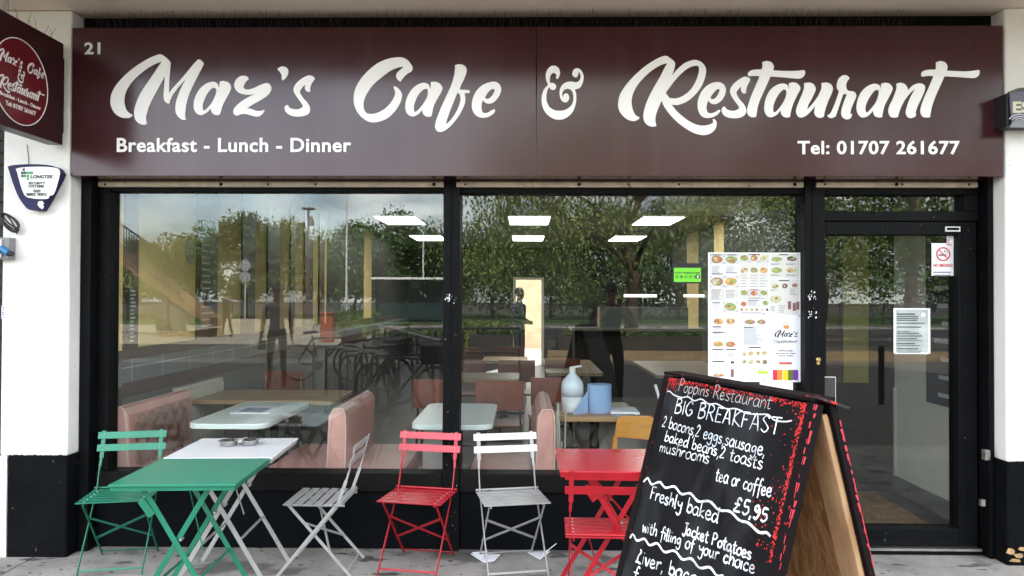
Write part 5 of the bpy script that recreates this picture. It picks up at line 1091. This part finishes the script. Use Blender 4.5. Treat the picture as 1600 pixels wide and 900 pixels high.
def person(label, loc, rz, mats, arms='down', stride=.0, H=1.72, lean=0, shorts=False, sleeve=.5):
    """mats: skin, top, trousers, shoes, hair. local frame: faces -y"""
    t = thing('person', label, 'person', loc, rz); s = H/1.72; V_ = []; E_ = []; R_ = []
    def v(x, y, z, r): V_.append((x*s, y*s, z*s)); R_.append((r[0]*s, r[1]*s) if isinstance(r, tuple) else r*s); return len(V_)-1
    def e(*a):
        for i, j in zip(a, a[1:]): E_.append((i, j))
    pel = v(0, 0, .95, (.135, .105)); wst = v(0, -.0-lean*.1, 1.10, (.125, .095)); ch = v(0, -lean*.25, 1.30, (.150, .110)); nk0 = v(0, -lean*.35, 1.43, (.09, .07)); nk = v(0, -.01-lean*.4, 1.49, .052)
    hd0 = v(0, -.02-lean*.45, 1.565, (.068, .075)); hd1 = v(0, -.025-lean*.5, 1.64, (.076, .092)); hd2 = v(0, -.01-lean*.5, 1.695, (.055, .07))
    e(pel, wst, ch, nk0, nk, hd0, hd1, hd2)
    ns = v(0, -.122-lean*.48, 1.605, .012); e(hd0, ns)
    for sg_ in (-1, 1):
        ear = v(sg_*.083, -.005-lean*.48, 1.615, .014); e(hd1, ear)
        st = sg_*stride
        hp = v(sg_*.095, 0, .90, (.088, .09)); kn = v(sg_*.105, -.02-st*.5, .50, .056); cf = v(sg_*.105, .01-st*.65, .34, .052); an = v(sg_*.11, .03-st, .09, .038); ft = v(sg_*.12, -.05-st, .045, (.040, .036)); to = v(sg_*.13, -.16-st, .032, (.038, .026))
        e(pel, hp, kn, cf, an, ft, to)
        sh = v(sg_*.185, -lean*.32, 1.395, .062)
        if arms == 'down' or (arms == 'one' and sg_ < 0): el = v(sg_*.235, .02-lean*.3, 1.12, .043); wr = v(sg_*.25, -.06-lean*.3, .88, .030); hv = (sg_*.02, -.03, -.075)
        elif arms == 'raised': el = v(sg_*.26, -.17, 1.20, .043); wr = v(sg_*.09, -.33, 1.40, .030); hv = (-sg_*.02, -.03, .07)
        else: el = v(sg_*.24, .03-lean*.3, 1.12, .043); wr = v(sg_*.12, -.20-lean*.3, 1.05, .030); hv = (-sg_*.06, -.05, .0)
        e(ch, sh, el, wr)
        W_ = Vector(V_[wr])/s; hv = Vector(hv); side = Vector((0, 1, 0)) if abs(hv.z) > .05 and arms != 'raised' else Vector((1, 0, 0)) if arms == 'raised' else Vector((0, 0, 1))
        pm_ = v(*(W_+hv*.8), (.034, .020)); e(wr, pm_)
        for k, ln in enumerate((.85, .98, .92, .75)):
            b = W_+hv*1.25+side*((k-1.5)*.018); m1 = b+hv*.45*ln+Vector((0, -.008, 0)); t1 = b+hv*.85*ln+Vector((0, -.022, 0))
            a_ = v(*b, .0095); c_ = v(*m1, .0085); d_ = v(*t1, .0072); e(pm_, a_, c_, d_)
        tb = W_+hv*.55+side*.034; a_ = v(*tb, .011); c_ = v(*(tb+hv*.45+side*.012), .009); e(pm_, a_, c_)
    me = skinned(V_, E_, R_, 0); sk, top, tr, shoe, hair = mats
    sl = 1.12 if sleeve else .80
    for p in me.polygons:
        c = p.center/s; z = c.z
        if z > 1.475: i = 0
        elif z < .075 and True: i = 3
        elif z < (.52 if shorts else 0): i = 0
        elif abs(c.x) > .19 and z < (1.19 if sleeve else .93) and z > .6 and arms in ('down', 'one'): i = 0
        elif arms == 'raised' and c.y < -.20: i = 0
        elif arms in ('fold', 'one') and c.y < -.165 and z > .95 and (arms == 'fold' or c.x > 0): i = 0
        elif z < .98: i = 2
        else: i = 1
        p.material_index = i
    body = meshobj('body', me, t, [sk, top, tr, shoe], smooth=True)
    h = MB(); h.lathe([(0, .118), (.04, .112), (.075, .085), (.092, .045), (.094, .0), (.086, -.03), (.080, -.055)], 18, M=Matrix.Translation((0, (-.005-lean*.5)*s, 1.645*s)) @ Matrix.Rotation(R(-14), 4, 'X') @ Matrix.Diagonal((.92*s, 1.08*s, .95*s, 1)))
    h.build('hair', hair, t, smooth=True)
    ey = MB()
    for sg_ in (-1, 1): ey.lathe([(0, -.010), (.008, -.006), (.010, 0), (.008, .006), (0, .010)], 8, (sg_*.030*s, (-.103-lean*.48)*s, 1.632*s))
    ey.build('eyes', mat('eye_dark', (.02, .015, .012), .3), t, smooth=True)
    mo = MB(); mo.box(-.022*s, .022*s, (-.104-lean*.48)*s, (-.085-lean*.48)*s, 1.562*s, 1.571*s); mo.build('mouth', mat('lip', (.20, .08, .07), .5), t)
    return t
def cl(n, c): return mat(n, c, .8, .2, var=.1, vscale=12)
# member of staff in the open back door
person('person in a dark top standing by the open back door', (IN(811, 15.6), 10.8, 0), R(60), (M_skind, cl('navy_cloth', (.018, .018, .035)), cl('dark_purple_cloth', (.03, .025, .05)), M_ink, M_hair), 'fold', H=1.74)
# the photographer, beside and just behind the camera, both hands up
px_, py_ = 1.12, -5.05
person('person in black standing in the street with raised hands taking a photo', (px_, py_, 0), R(180), (M_skin, cl('black_cloth', (.010, .010, .012)), cl('black_cloth', (.01, .01, .012)), M_ink, M_hair), 'raised', H=1.74)
# ================================================================== THE STREET BEHIND THE CAMERA (seen in the glass)
def at(px, d, z=0.0): x, y = MX(px, d); return Vector((x, y, z))
def zat(py, d): return 1.56-(py-466)*d/1200
x, y = MX(433, 13.4)
person('person in grey t-shirt and dark trousers walking with a small bag', (x, y, 0), R(170), (M_skin, cl('grey_cloth', (.26, .26, .28)), cl('olive_cloth', (.10, .095, .06)), cl('red_shoe', (.18, .03, .02)), M_hair), 'down', .10, H=1.74)
bx = MB(); bx.box(-.06, .06, -.04, .04, -.16, 0); bx.tube(catmull([(-.04, 0, 0), (-.03, 0, .06), (.03, 0, .06), (.04, 0, 0)], 4), .006, 6)
q = Vector((x-.26, y, .80)); ob = bx.build('hand_bag', M_ink, None, bevel=.01); ob.location = q; tag(ob, 'small black bag held by the person in grey t-shirt', 'bag')
x, y = MX(355, 30); person('person in long dark coat walking far down the pavement', (x, y, 0), R(200), (M_skin, cl('coat_cloth', (.02, .02, .02)), cl('coat_cloth', (.02, .02, .02)), M_ink, M_hair), 'down', .14, sleeve=0)
for k, px in enumerate((645, 655, 664)):
    x, y = MX(px, 52); person('%s of three people in yellow vests by the railings' % ('leftmost', 'middle one', 'rightmost')[k], (x, y, 0), R(180+20*k), (M_skin, cl('hi_vis', (.45, .48, .06)), cl('navy_cloth', (.02, .02, .03)), M_ink, M_hair), 'down', .05)
# trees
M_leafs = [mat('leaf_%s' % n, c, .55, .4, col2=c2, vscale=1.2) for n, c, c2 in (('dark', (.028, .055, .014), (.085, .14, .035)), ('mid', (.045, .085, .018), (.13, .20, .045)), ('olive', (.075, .105, .024), (.19, .23, .06)), ('willow', (.06, .095, .02), (.24, .29, .08)))]
for m in M_leafs:
    b = m.node_tree.nodes['Principled BSDF']; b.inputs['Subsurface Weight'].default_value = 0
    b.inputs['Transmission Weight'].default_value = 0
M_bark = mat('bark', (.075, .055, .04), .9, .2, var=.35, vscale=6, bump=1, bscale=20, stretch=(3, 3, .5))
def trunk(h, r0, seed, n_=6, spread=.5):
    rnd = random.Random(seed); m = MB(); pts = [(rnd.uniform(-.08, .08)*k, rnd.uniform(-.08, .08)*k, h*k/5) for k in range(6)]
    m.tube(catmull(pts, 3), [r0*(1-.75*i/15) for i in range(16)], 10); tips = []
    for k in range(n_):
        b = Vector(pts[2+k % 4]); a = rnd.uniform(0, 6.28); L_ = h*rnd.uniform(.3, .55)
        e_ = b+Vector((math.cos(a)*L_*spread, math.sin(a)*L_*spread, L_*.7)); m.tube(catmull([b, (b+e_)/2+Vector((0, 0, .1*L_)), e_], 4), [r0*.4*(1-.8*i/8) for i in range(9)], 7); tips.append(e_)
    return m, tips
def tree(label, loc, h, wid, base, m, n, seed, ls=.22, kind='street_tree', group='trees beyond the railings'):
    t = thing(kind, label, 'tree', loc, 0, group); tk, tips = trunk(h*.72, .022*h, seed); tk.build('trunk', M_bark, t, smooth=True)
    rnd = random.Random(seed+1); c = MB(); clumps = []
    for k in range(26):
        a = rnd.uniform(0, 6.28); u = rnd.random()**.5; z = base+(h-base)*rnd.random(); f = math.sin(math.pi*min(1, max(.12, (z-base)/(h-base)*.85+.12)))
        clumps.append((Vector((math.cos(a)*wid*u*f, math.sin(a)*wid*u*f, z)), wid*rnd.uniform(.22, .42)))
    for i in range(n):
        p0, r = clumps[rnd.randrange(len(clumps))]; d = Vector((rnd.gauss(0, 1), rnd.gauss(0, 1), rnd.gauss(0, .8))).normalized()*r*rnd.uniform(.55, 1.05); p = p0+d
        a = Vector((rnd.gauss(0, 1), rnd.gauss(0, 1), rnd.gauss(0, 1))).normalized(); b = a.cross(Vector((rnd.gauss(0, 1), rnd.gauss(0, 1), rnd.gauss(0, 1)))).normalized(); s = ls*rnd.uniform(.6, 1.4)
        c.add([p-a*s*.5, p+b*s*.28, p+a*s*.5, p-b*s*.28], [(0, 1, 2, 3)])
    c.build('crown', m, t); return t
far = [(205, 62, 5.4, 3.5, 0), (262, 58, 6.2, 3.4, 2), (322, 60, 6.2, 3.8, 1), (384, 54, 7.0, 3.0, 0), (440, 60, 6.7, 3.8, 2), (498, 64, 6.3, 4.0, 2), (556, 62, 6.6, 4.4, 1), (612, 54, 7.0, 4.0, 0), (662, 58, 6.2, 3.8, 0), (705, 70, 5.0, 4.0, 1), (1000, 62, 8, 5.5, 0), (1120, 60, 9, 5.5, 0), (1290, 56, 8, 5.5, 1), (1420, 58, 7, 5, 2), (1550, 54, 8, 5.5, 0), (770, 58, 6.5, 5, 0), (860, 60, 7, 5.5, 0), (930, 57, 7, 5.5, 0), (1060, 58, 8, 5.5, 0)]
words = ('small dark', 'yellow green', 'broad mid green', 'tall dark', 'olive bushy', 'wide olive', 'low rounded', 'tall dark spreading', 'dark bushy', 'pale far', 'low dark', 'broad dark', 'big mid green', 'olive leaning', 'tall shady', 'dense dark', 'deep green', 'shadowy', 'wide dense dark')
for i, (px, d, h, wd, mi) in enumerate(far):
    tree('%s tree beyond the street railings, %s of the row' % (words[i], ('first', 'second', 'third', 'fourth', 'fifth', 'sixth', 'seventh', 'eighth', 'ninth', 'tenth', 'eleventh', 'twelfth', 'thirteenth', 'fourteenth', 'fifteenth', 'sixteenth', 'seventeenth', 'eighteenth', 'nineteenth')[i]), at(px, d), h, wd, 1.7, M_leafs[mi], 9000, 100+i, .25)
# the big willow across the paving
wl = thing('willow_tree', 'large willow with hanging light green foliage across the paving', 'tree', at(985, 27)); tk, tips = trunk(6.2, .26, 5, 9, .9); tk.build('trunk', M_bark, wl, smooth=True)
rnd = random.Random(77); c = MB()
def leaf(p, s, droop):
    if droop: q_ = rnd.uniform(0, 6.28); d1 = Vector((math.cos(q_)*.6, math.sin(q_)*.6, -1)).normalized()
    else: d1 = Vector((rnd.gauss(0, 1), rnd.gauss(0, 1), rnd.gauss(-.3, .8))).normalized()
    d2 = d1.cross(Vector((rnd.gauss(0, 1), rnd.gauss(0, 1), rnd.gauss(0, .6)))).normalized()
    c.add([p-d1*s*.55, p+d2*s*.24, p+d1*s*.55, p-d2*s*.24], [(0, 1, 2, 3)])
for k in range(620):                                    # hanging strands, thickest on the left side of the crown
    a = rnd.uniform(0, 6.28); u = rnd.random()**.5; x, y = math.cos(a)*6.2*u, math.sin(a)*5*u
    if x > -2.2 and rnd.random() < .72: continue
    zt = 9.4-3.4*u*u+rnd.gauss(0, .5); zb = (rnd.uniform(.9, 3.2) if x < -2.2 else rnd.uniform(2.6, 4.4)); sx, sy = rnd.gauss(0, .05), rnd.gauss(0, .05)
    for i in range(int((zt-zb)/.10)):
        if rnd.random() < .3: continue
        leaf(Vector((x+sx*i*.4+rnd.gauss(0, .09), y+sy*i*.4+rnd.gauss(0, .09), zt-i*.10)), rnd.uniform(.09, .18), True)
cl_ = []
for k in range(95):
    a = rnd.uniform(0, 6.28); u = rnd.random()**.5; cl_.append((Vector((math.cos(a)*6.0*u+.4, math.sin(a)*4.6*u, rnd.uniform(2.7, 9.2)-1.2*u)), rnd.uniform(.45, 1.25)))
for i in range(34000):
    p0, r = cl_[rnd.randrange(len(cl_))]; d = Vector((rnd.gauss(0, 1), rnd.gauss(0, 1), rnd.gauss(0, .7))).normalized()*r*rnd.random()**.45; leaf(p0+d, rnd.uniform(.07, .155), False)
c.build('crown', M_leafs[3], wl)
tree('big leafy tree by the path, its crown mirrored in the door glass', at(1420, 25), 10.6, 5.2, 3.0, M_leafs[1], 26000, 401, .16, kind='leafy_tree', group=None)
# railings along the road
def railing(label, x0, x1, y, h=1.15, step=.14, z0=.09):
    t = thing('railing', label, 'railing', (x0, y, z0), 0, 'railings along the road'); L_ = x1-x0
    r = MB(); r.box(0, L_, -.02, .02, h-.04, h); r.box(0, L_, -.02, .02, .12, .16); r.build('rail', M_ink, t)
    p = MB(); k = 0.0
    while k < L_: p.box(k-.011, k+.011, -.011, .011, .161, h-.041); k += step
    p.build('bars', M_ink, t)
    p = MB(); k = 0.0
    while k <= L_+.01: p.box(k-.03, k+.03, -.03, .03, 0, h+.12); k += 2.4
    p.build('post', M_ink, t); return t
railing('black bar railing along the far pavement, left stretch', -32, -4, -38.2); railing('black bar railing along the far pavement, middle stretch', -3.9, 15, -38.2); railing('black bar railing along the far pavement, right stretch', 15.2, 42, -38.2)
# lamp posts, camera pole, sign
M_pole = mat('pale_pole', (.42, .42, .42), .5); M_dpole = mat('brown_pole', (.09, .05, .04), .6)
for px, d, h, lab in ((541, 44, 8.5, 'tall pale lamp post left of the bus shelter'), (661, 47, 5.6, 'shorter pale lamp post in front of the bus shelter')):
    t = thing('lamp_post', lab, 'lamp post', at(px, d), 0, 'lamp posts along the road'); MB().lathe([(.10, 0), (.10, 1.0), (.06, 1.05), (.045, h), (0, h+.01)], 10).build('pole', M_pole, t, smooth=True)
    a = MB(); a.tube(catmull([(0, 0, h), (.3, 0, h+.25), (1.0, 0, h+.35)], 5), .035, 8); a.build('arm', M_pole, t); MB().prism([(.9, -.12, h+.30), (1.5, -.09, h+.33), (1.5, .09, h+.33), (.9, .12, h+.30)], (0, 0, .09)).build('lamp_head', M_pole, t)
t = thing('camera_pole', 'brown street camera pole with dome camera on top', 'camera pole', at(481, 34)); hh = zat(330, 34)
MB().lathe([(.09, 0), (.09, 1.4), (.06, 1.5), (.05, hh)], 10).build('pole', M_dpole, t); MB().lathe([(0, .05), (.28, .0), (.30, -.05), (.05, -.10), (0, -.10)], 14, (0, 0, hh+.12)).build('dish', M_dpole, t); MB().lathe([(0, .1), (.05, .08), (.14, -.2), (.16, -.34), (0, -.36)], 12, (.12, 0, zat(341, 34))).build('dome_camera', M_ink, t); MB().box(-.05, .55, -.03, .03, zat(402, 34)-.07, zat(402, 34)+.07).build('finger_sign', M_dpole, t)
t = thing('road_sign', 'round grey road sign on a thin pole by the pavement', 'road sign', at(383, 38)); z_ = zat(425, 38)
MB().lathe([(.035, 0), (.035, z_+.6)], 8).build('pole', M_pole, t)
for dz in (.28, -.30): MB().prism([(.28*math.cos(k*.262), .04, z_+dz+.28*math.sin(k*.262)) for k in range(24)], (0, .02, 0)).build('sign_face', mat('sign_grey', (.25, .25, .27), .4), t)
# bus shelter, hedge, low wall, bin, parked car
t = thing('bus_shelter', 'dark bus shelter with pale roof edge beyond the road', 'bus shelter', at(640, 42)); W2 = 2.0
MB().box(-W2, W2, -.7, .7, 2.55, 2.66).build('roof', M_alw, t); MB().box(-W2, W2, -.69, -.66, .2, 2.54).build('back_panel', mat('smoked_panel', (.02, .045, .045), .2, .5), t)
for xx in (-W2+.06, W2-.06): MB().box(xx-.05, xx+.05, -.66, -.56, 0, 2.54).build('post', M_ink, t)
MB().box(-W2+.3, W2-.3, -.5, -.2, .45, .5).build('bench', M_ink, t); MB().prism([(.0, -.64, 2.1), (.5, -.64, 2.1), (.5, -.64, 2.5), (.0, -.64, 2.5)], (0, .03, 0)).build('poster', mat('poster_green', (.10, .2, .18), .5), t)
def leafbox(name, label, cat, loc, sx, sy, sz, m, n, seed, ls=.10, group=None):
    r_ = random.Random(seed); c = MB()
    for i in range(n):
        p = Vector((r_.uniform(-sx, sx), r_.uniform(-sy, sy), r_.uniform(.02, sz)))
        ax = r_.randrange(3)
        if ax == 0: p.x = math.copysign(sx, p.x)+r_.gauss(0, .05)
        elif ax == 1: p.y = math.copysign(sy, p.y)+r_.gauss(0, .05)
        else: p.z = sz+r_.gauss(0, .06)
        a = Vector((r_.gauss(0, 1), r_.gauss(0, 1), r_.gauss(0, 1))).normalized(); b = a.cross(Vector((r_.gauss(0, 1), r_.gauss(0, 1), r_.gauss(0, 1)))).normalized(); s = ls*r_.uniform(.6, 1.4)
        c.add([p-a*s*.5, p+b*s*.3, p+a*s*.5, p-b*s*.3], [(0, 1, 2, 3)])
    c.box(-sx*.93, sx*.93, -sy*.9, sy*.9, .0, sz*.94); o = c.build(name, m); o.location = loc; return tag(o, label, cat, group)
leafbox('hedge', 'clipped green hedge behind the bike racks', 'hedge', at(556, 30), .85, .5, .95, M_leafs[1], 2600, 3)
leafbox('hedge', 'round pale green shrub beside the handrail', 'shrub', at(757, 24), .6, .5, .75, M_leafs[2], 1500, 4)
M_conc2 = mat('pale_concrete_wall', (.42, .37, .30), .85, .2, var=.15, vscale=2)
a = at(375, 33); tag(MB().box(a.x-1.0, a.x+3.2, a.y-.15, a.y+.15, -.02, .62).build('low_wall', M_conc2), 'low pale concrete wall by the pavement', 'wall')
t = thing('litter_bin', 'rust red litter bin beside the hedge', 'litter bin', at(512, 27)); MB().prism([(a_, b_, .02) for a_, b_ in rrect(-.22, .22, -.2, .2, .05)], (0, 0, .85)).build('bin_body', mat('rust_red', (.30, .07, .035), .5, .4), t); MB().prism([(a_, b_, .98) for a_, b_ in rrect(-.25, .25, -.23, .23, .06)], (0, 0, .07)).build('bin_lid', MATS['rust_red'], t); MB().box(-.2, .2, .10, .18, .871, .979).build('bin_back', MATS['rust_red'], t)
for k, (px, lab) in enumerate(((256, 'outer grey wheelie bin under the outside stairs'), (279, 'inner grey wheelie bin under the outside stairs'))):
    t = thing('wheelie_bin', lab, 'wheelie bin', at(px, 33), 0, 'wheelie bins under the stairs'); MB().add([(-.22, -.22, .1), (.22, -.22, .1), (.22, .22, .1), (-.22, .22, .1), (-.28, -.3, .95), (.28, -.3, .95), (.28, .3, .95), (-.28, .3, .95)], [(0, 1, 2, 3), (4, 5, 6, 7), (0, 1, 5, 4), (1, 2, 6, 5), (2, 3, 7, 6), (3, 0, 4, 7)]).build('bin_body', mat('bin_grey', (.11, .11, .10), .5), t)
    MB().box(-.30, .30, -.33, .32, .951, 1.02).build('bin_lid', MATS['bin_grey'], t); wm = MB(); wm.tube([(-.24, -.2, .1), (-.20, -.2, .1)], .10, 12); wm.tube([(.20, -.2, .1), (.24, -.2, .1)], .10, 12); wm.build('wheel', M_ink, t)
# outside staircase on the left: landing, flight, balustrade
o_ = at(243, 30); st = thing('outside_staircase', 'brown outside staircase with black balustrade above two wheelie bins', 'staircase', o_); M_st = mat('stair_brown', (.20, .13, .07), .8, .2, var=.15)
xa, xb = at(192, 30).x-o_.x, at(286, 30).x-o_.x; za, zb_ = zat(395, 30), zat(462, 30)
fl_ = MB(); fl_.prism([(xa, -.6, za), (xb+1.3, -.6, zb_-.9), (xb+1.3, -.6, zb_-1.25), (xa, -.6, za-.35)], (0, 1.2, 0)); fl_.build('stair_flight', M_st, st)
MB().box(xa-2, xa-.002, -.6, .6, za-.3, za).build('landing', M_st, st); MB().box(xa-2.0, xa-1.7, -.55, .55, 0, za-.301).build('pier', M_st, st); MB().prism([(xb+1.3, -.58, 0), (xb+1.3, -.58, zb_-1.3), (xa+.9, -.58, 0)], (0, .25, 0)).build('spandrel', M_st, st)
bl = MB(); n_ = 24
for k in range(n_+1): f = k/n_; xx = xa+(xb+.1-xa)*f; zz = za+(zb_-za)*f*1.0; bl.box(xx-.014, xx+.014, .57, .60, zz-.25, zz+1.15)
bl.build('balusters', M_ink, st); hr = MB(); hr.bar((xa, .585, za+1.17), (xb+.1, .585, zb_+1.17), .05, .05); hr.bar((xa-2, .585, za+1.17), (xa, .585, za+1.17), .05, .05); hr.build('handrail', M_ink, st)
# bike racks, bicycles
M_galv = mat('galvanised_steel', (.22, .21, .20), .45, .5, .7, var=.2, vscale=9)
for k in range(6):
    f = k/5; x_, y_ = -3.15+1.65*f, -7.6+2.3*f; hp = MB(); hp.tube(catmull([(-.36, 0, 0), (-.36, 0, .62), (-.30, 0, .74), (-.2, 0, .76), (.2, 0, .76), (.30, 0, .74), (.36, 0, .62), (.36, 0, 0)], 5), .024, 8)
    o = hp.build('bike_stand', M_galv, None, smooth=True); o.location = (x_, y_, 0); o.rotation_euler = (0, 0, R(28))
    tag(o, 'bent steel tube bike stand, %s from the left in the row' % ('first', 'second', 'third', 'fourth', 'fifth', 'sixth')[k], 'bike stand', 'row of bent tube bike stands')
def bicycle():
    t = thing('bicycle', '', 'bicycle', (0, 0, 0)); r = .33
    for xx in (-.52, .52):
        wm = MB(); wm.tube([(xx+r*math.cos(k*.2244), 0, .34+r*math.sin(k*.2244)) for k in range(28)], .020, 8, closed=True); wo = wm.build('wheel', M_ink, t, smooth=True)
        s_ = MB()
        for k in range(14): s_.tube([(xx, .02*(-1)**k, .34), (xx+.315*math.cos(k*.449), 0, .34+.315*math.sin(k*.449))], .0025, 4)
        s_.build('spokes', M_chrome, wo)
    f = MB()
    for a_, b_ in (((-.52, 0, .34), (-.10, 0, .30)), ((-.10, 0, .30), (-.22, 0, .86)), ((-.22, 0, .80), (.34, 0, .82)), ((-.10, 0, .30), (.36, 0, .74)), ((-.52, 0, .34), (-.21, 0, .80)), ((.33, 0, .92), (.40, 0, .66)), ((.40, 0, .66), (.52, 0, .34))): f.tube([a_, b_], .017, 8)
    f.build('frame', M_ink, t); s_ = MB(); s_.prism([(-.36, -.08, .885), (-.36, .08, .885), (-.15, .03, .90), (-.10, .02, .895), (-.10, -.02, .895), (-.15, -.03, .90)], (0, 0, .045)); s_.build('saddle', M_ink, t, bevel=.01)
    h_ = MB(); h_.tube(catmull([(.22, -.28, .98), (.32, -.22, 1.0), (.33, 0, .96), (.32, .22, 1.0), (.22, .28, .98)], 5), .012, 8); h_.tube([(.33, 0, .9), (.33, 0, .96)], .014, 8); h_.build('handlebar', M_ink, t)
    p_ = MB(); p_.tube([(-.10, -.13, .26), (-.10, -.03, .30), (-.10, .03, .30), (-.10, .13, .34)], .012, 6); p_.lathe([(.09, -.006), (.09, .006)], 16, M=Matrix.Translation((-.10, .04, .30)) @ Matrix.Rotation(R(90), 4, 'X')); p_.build('crank', M_galv, t)
    b_ = MB(); b_.box(.42, .70, -.17, .17, .74, .98); b_.build('basket', mat('black_basket', (.02, .02, .022), .7), t, bevel=.02)
    return t
bk = bicycle(); q = at(515, 14.3)
for k, (px, d, rz, lab) in enumerate(((508, 14.3, 8, 'black bicycle with a basket parked left of the bike stands'), (590, 11.6, 38, 'black bicycle leaning in the middle of the bike stands'), (635, 10.2, 30, 'black bicycle at the right end of the bike stands'))):
    b = bk if k == 0 else copy_tree(bk); q = at(px, d); b.location = q; b.rotation_euler = (R(-6), 0, R(rz)); b['label'] = lab; b['group'] = 'bicycles at the bike stands'
# ramp handrails, bollard, planters
for (p0, d0_, p1, d1_, lab) in ((583, 16, 690, 9.9, 'grey tube ramp handrail sloping beside the bicycles'), (723, 14.2, 812, 14.4, 'grey tube handrail right of the window mullion')):
    a, b = at(p0, d0_), at(p1, d1_); t = thing('handrail', lab, 'handrail', a, 0, 'tube handrails by the ramp'); v_ = b-a
    r_ = MB(); r_.tube([Vector((0, 0, 1.0)), v_+Vector((0, 0, 1.0))], .024, 8); r_.tube([Vector((0, 0, .55)), v_+Vector((0, 0, .55))], .02, 8); r_.build('rail', M_galv, t)
    n_ = max(2, int(v_.length/1.3)+1)
    for k in range(n_): MB().tube([v_*(k/(n_-1)), v_*(k/(n_-1))+Vector((0, 0, .97))], .024, 8).build('post', M_galv, t)
t = MB(); t.lathe([(.045, 0), (.045, .82), (.04, .86), (0, .875)], 14); o = t.build('bollard', M_ink); o.location = at(1377, 11.5); tag(o, 'short black bollard on the paving near the door', 'bollard')
M_pl = mat('planter_wall', (.05, .045, .042), .85, .2, var=.2)
for (px0, px1, d, h, lab, sd) in ((590, 715, 20, .55, 'dark low planter wall behind the bike stands', 21), (735, 855, 20.5, .6, 'dark raised planter with shrubs under the willow', 22), (870, 1110, 23.6, .42, 'long dark raised planter beyond the sandy path', 23)):
    a, b = at(px0, d), at(px1, d); t = thing('planter', lab, 'planter', ((a.x+b.x)/2, a.y, 0), 0, 'raised planters by the path'); hw = (b.x-a.x)/2
    pw = MB(); pw.box(-hw, hw, .35, .5, 0, h); pw.box(-hw, hw, -.5, -.35, 0, h); pw.box(-hw, -hw+.15, -.349, .349, 0, h); pw.box(hw-.15, hw, -.349, .349, 0, h); pw.build('planter_wall', M_pl, t)
    MB().box(-hw+.151, hw-.151, -.349, .349, 0, h-.06).build('soil', mat('soil', (.04, .028, .02), .95), t)
    r_ = random.Random(sd); c = MB()
    for i in range(1500):
        p = Vector((r_.uniform(-hw+.2, hw-.2), r_.uniform(-.3, .3), h-.05+abs(r_.gauss(0, .09)))); a_ = Vector((r_.gauss(0, 1), r_.gauss(0, 1), r_.gauss(0, 1))).normalized(); b_ = a_.cross(Vector((r_.gauss(0, 1), r_.gauss(0, 1), 1))).normalized(); s = .12*r_.uniform(.5, 1.3); c.add([p-a_*s*.5, p+b_*s*.25, p+a_*s*.5, p-b_*s*.25], [(0, 1, 2, 3)])
    c.build('foliage', M_leafs[0], t)
# a pale car on the road
t = thing('parked_car', 'small white car parked far beyond the railings', 'car', at(552, 72), R(86)); M_car = mat('car_white', (.7, .7, .7), .25, .5, coat=.6)
prof = [(-2.0, .35), (-2.0, .75), (-1.85, .92), (-1.3, .98), (-.7, 1.42), (.7, 1.45), (1.5, 1.0), (2.0, .90), (2.05, .40), (1.9, .28), (-1.9, .28)]
MB().prism([(u, -.82, z) for u, z in prof], (0, 1.64, 0)).build('body', M_car, t, bevel=.06)
wn = MB()
for yy in (-.835, .82): wn.prism([(-1.1, yy, .98), (-.62, yy, 1.36), (.62, yy, 1.38), (1.25, yy, 1.0)], (0, .015, 0))
wn.build('side_window', mat('car_glass', (.015, .018, .02), .08, .5), t)
for xx in (-1.25, 1.3):
    for yy in (-.74, .74):
        wh = MB(); wh.tube([(xx, yy-.1, .32), (xx, yy+.1, .32)], .32, 18); wo = wh.build('wheel', M_ink, t); rm_ = MB(); rm_.tube([(xx, yy-.105, .32), (xx, yy+.105, .32)], .19, 14); rm_.build('rim', M_galv, wo)
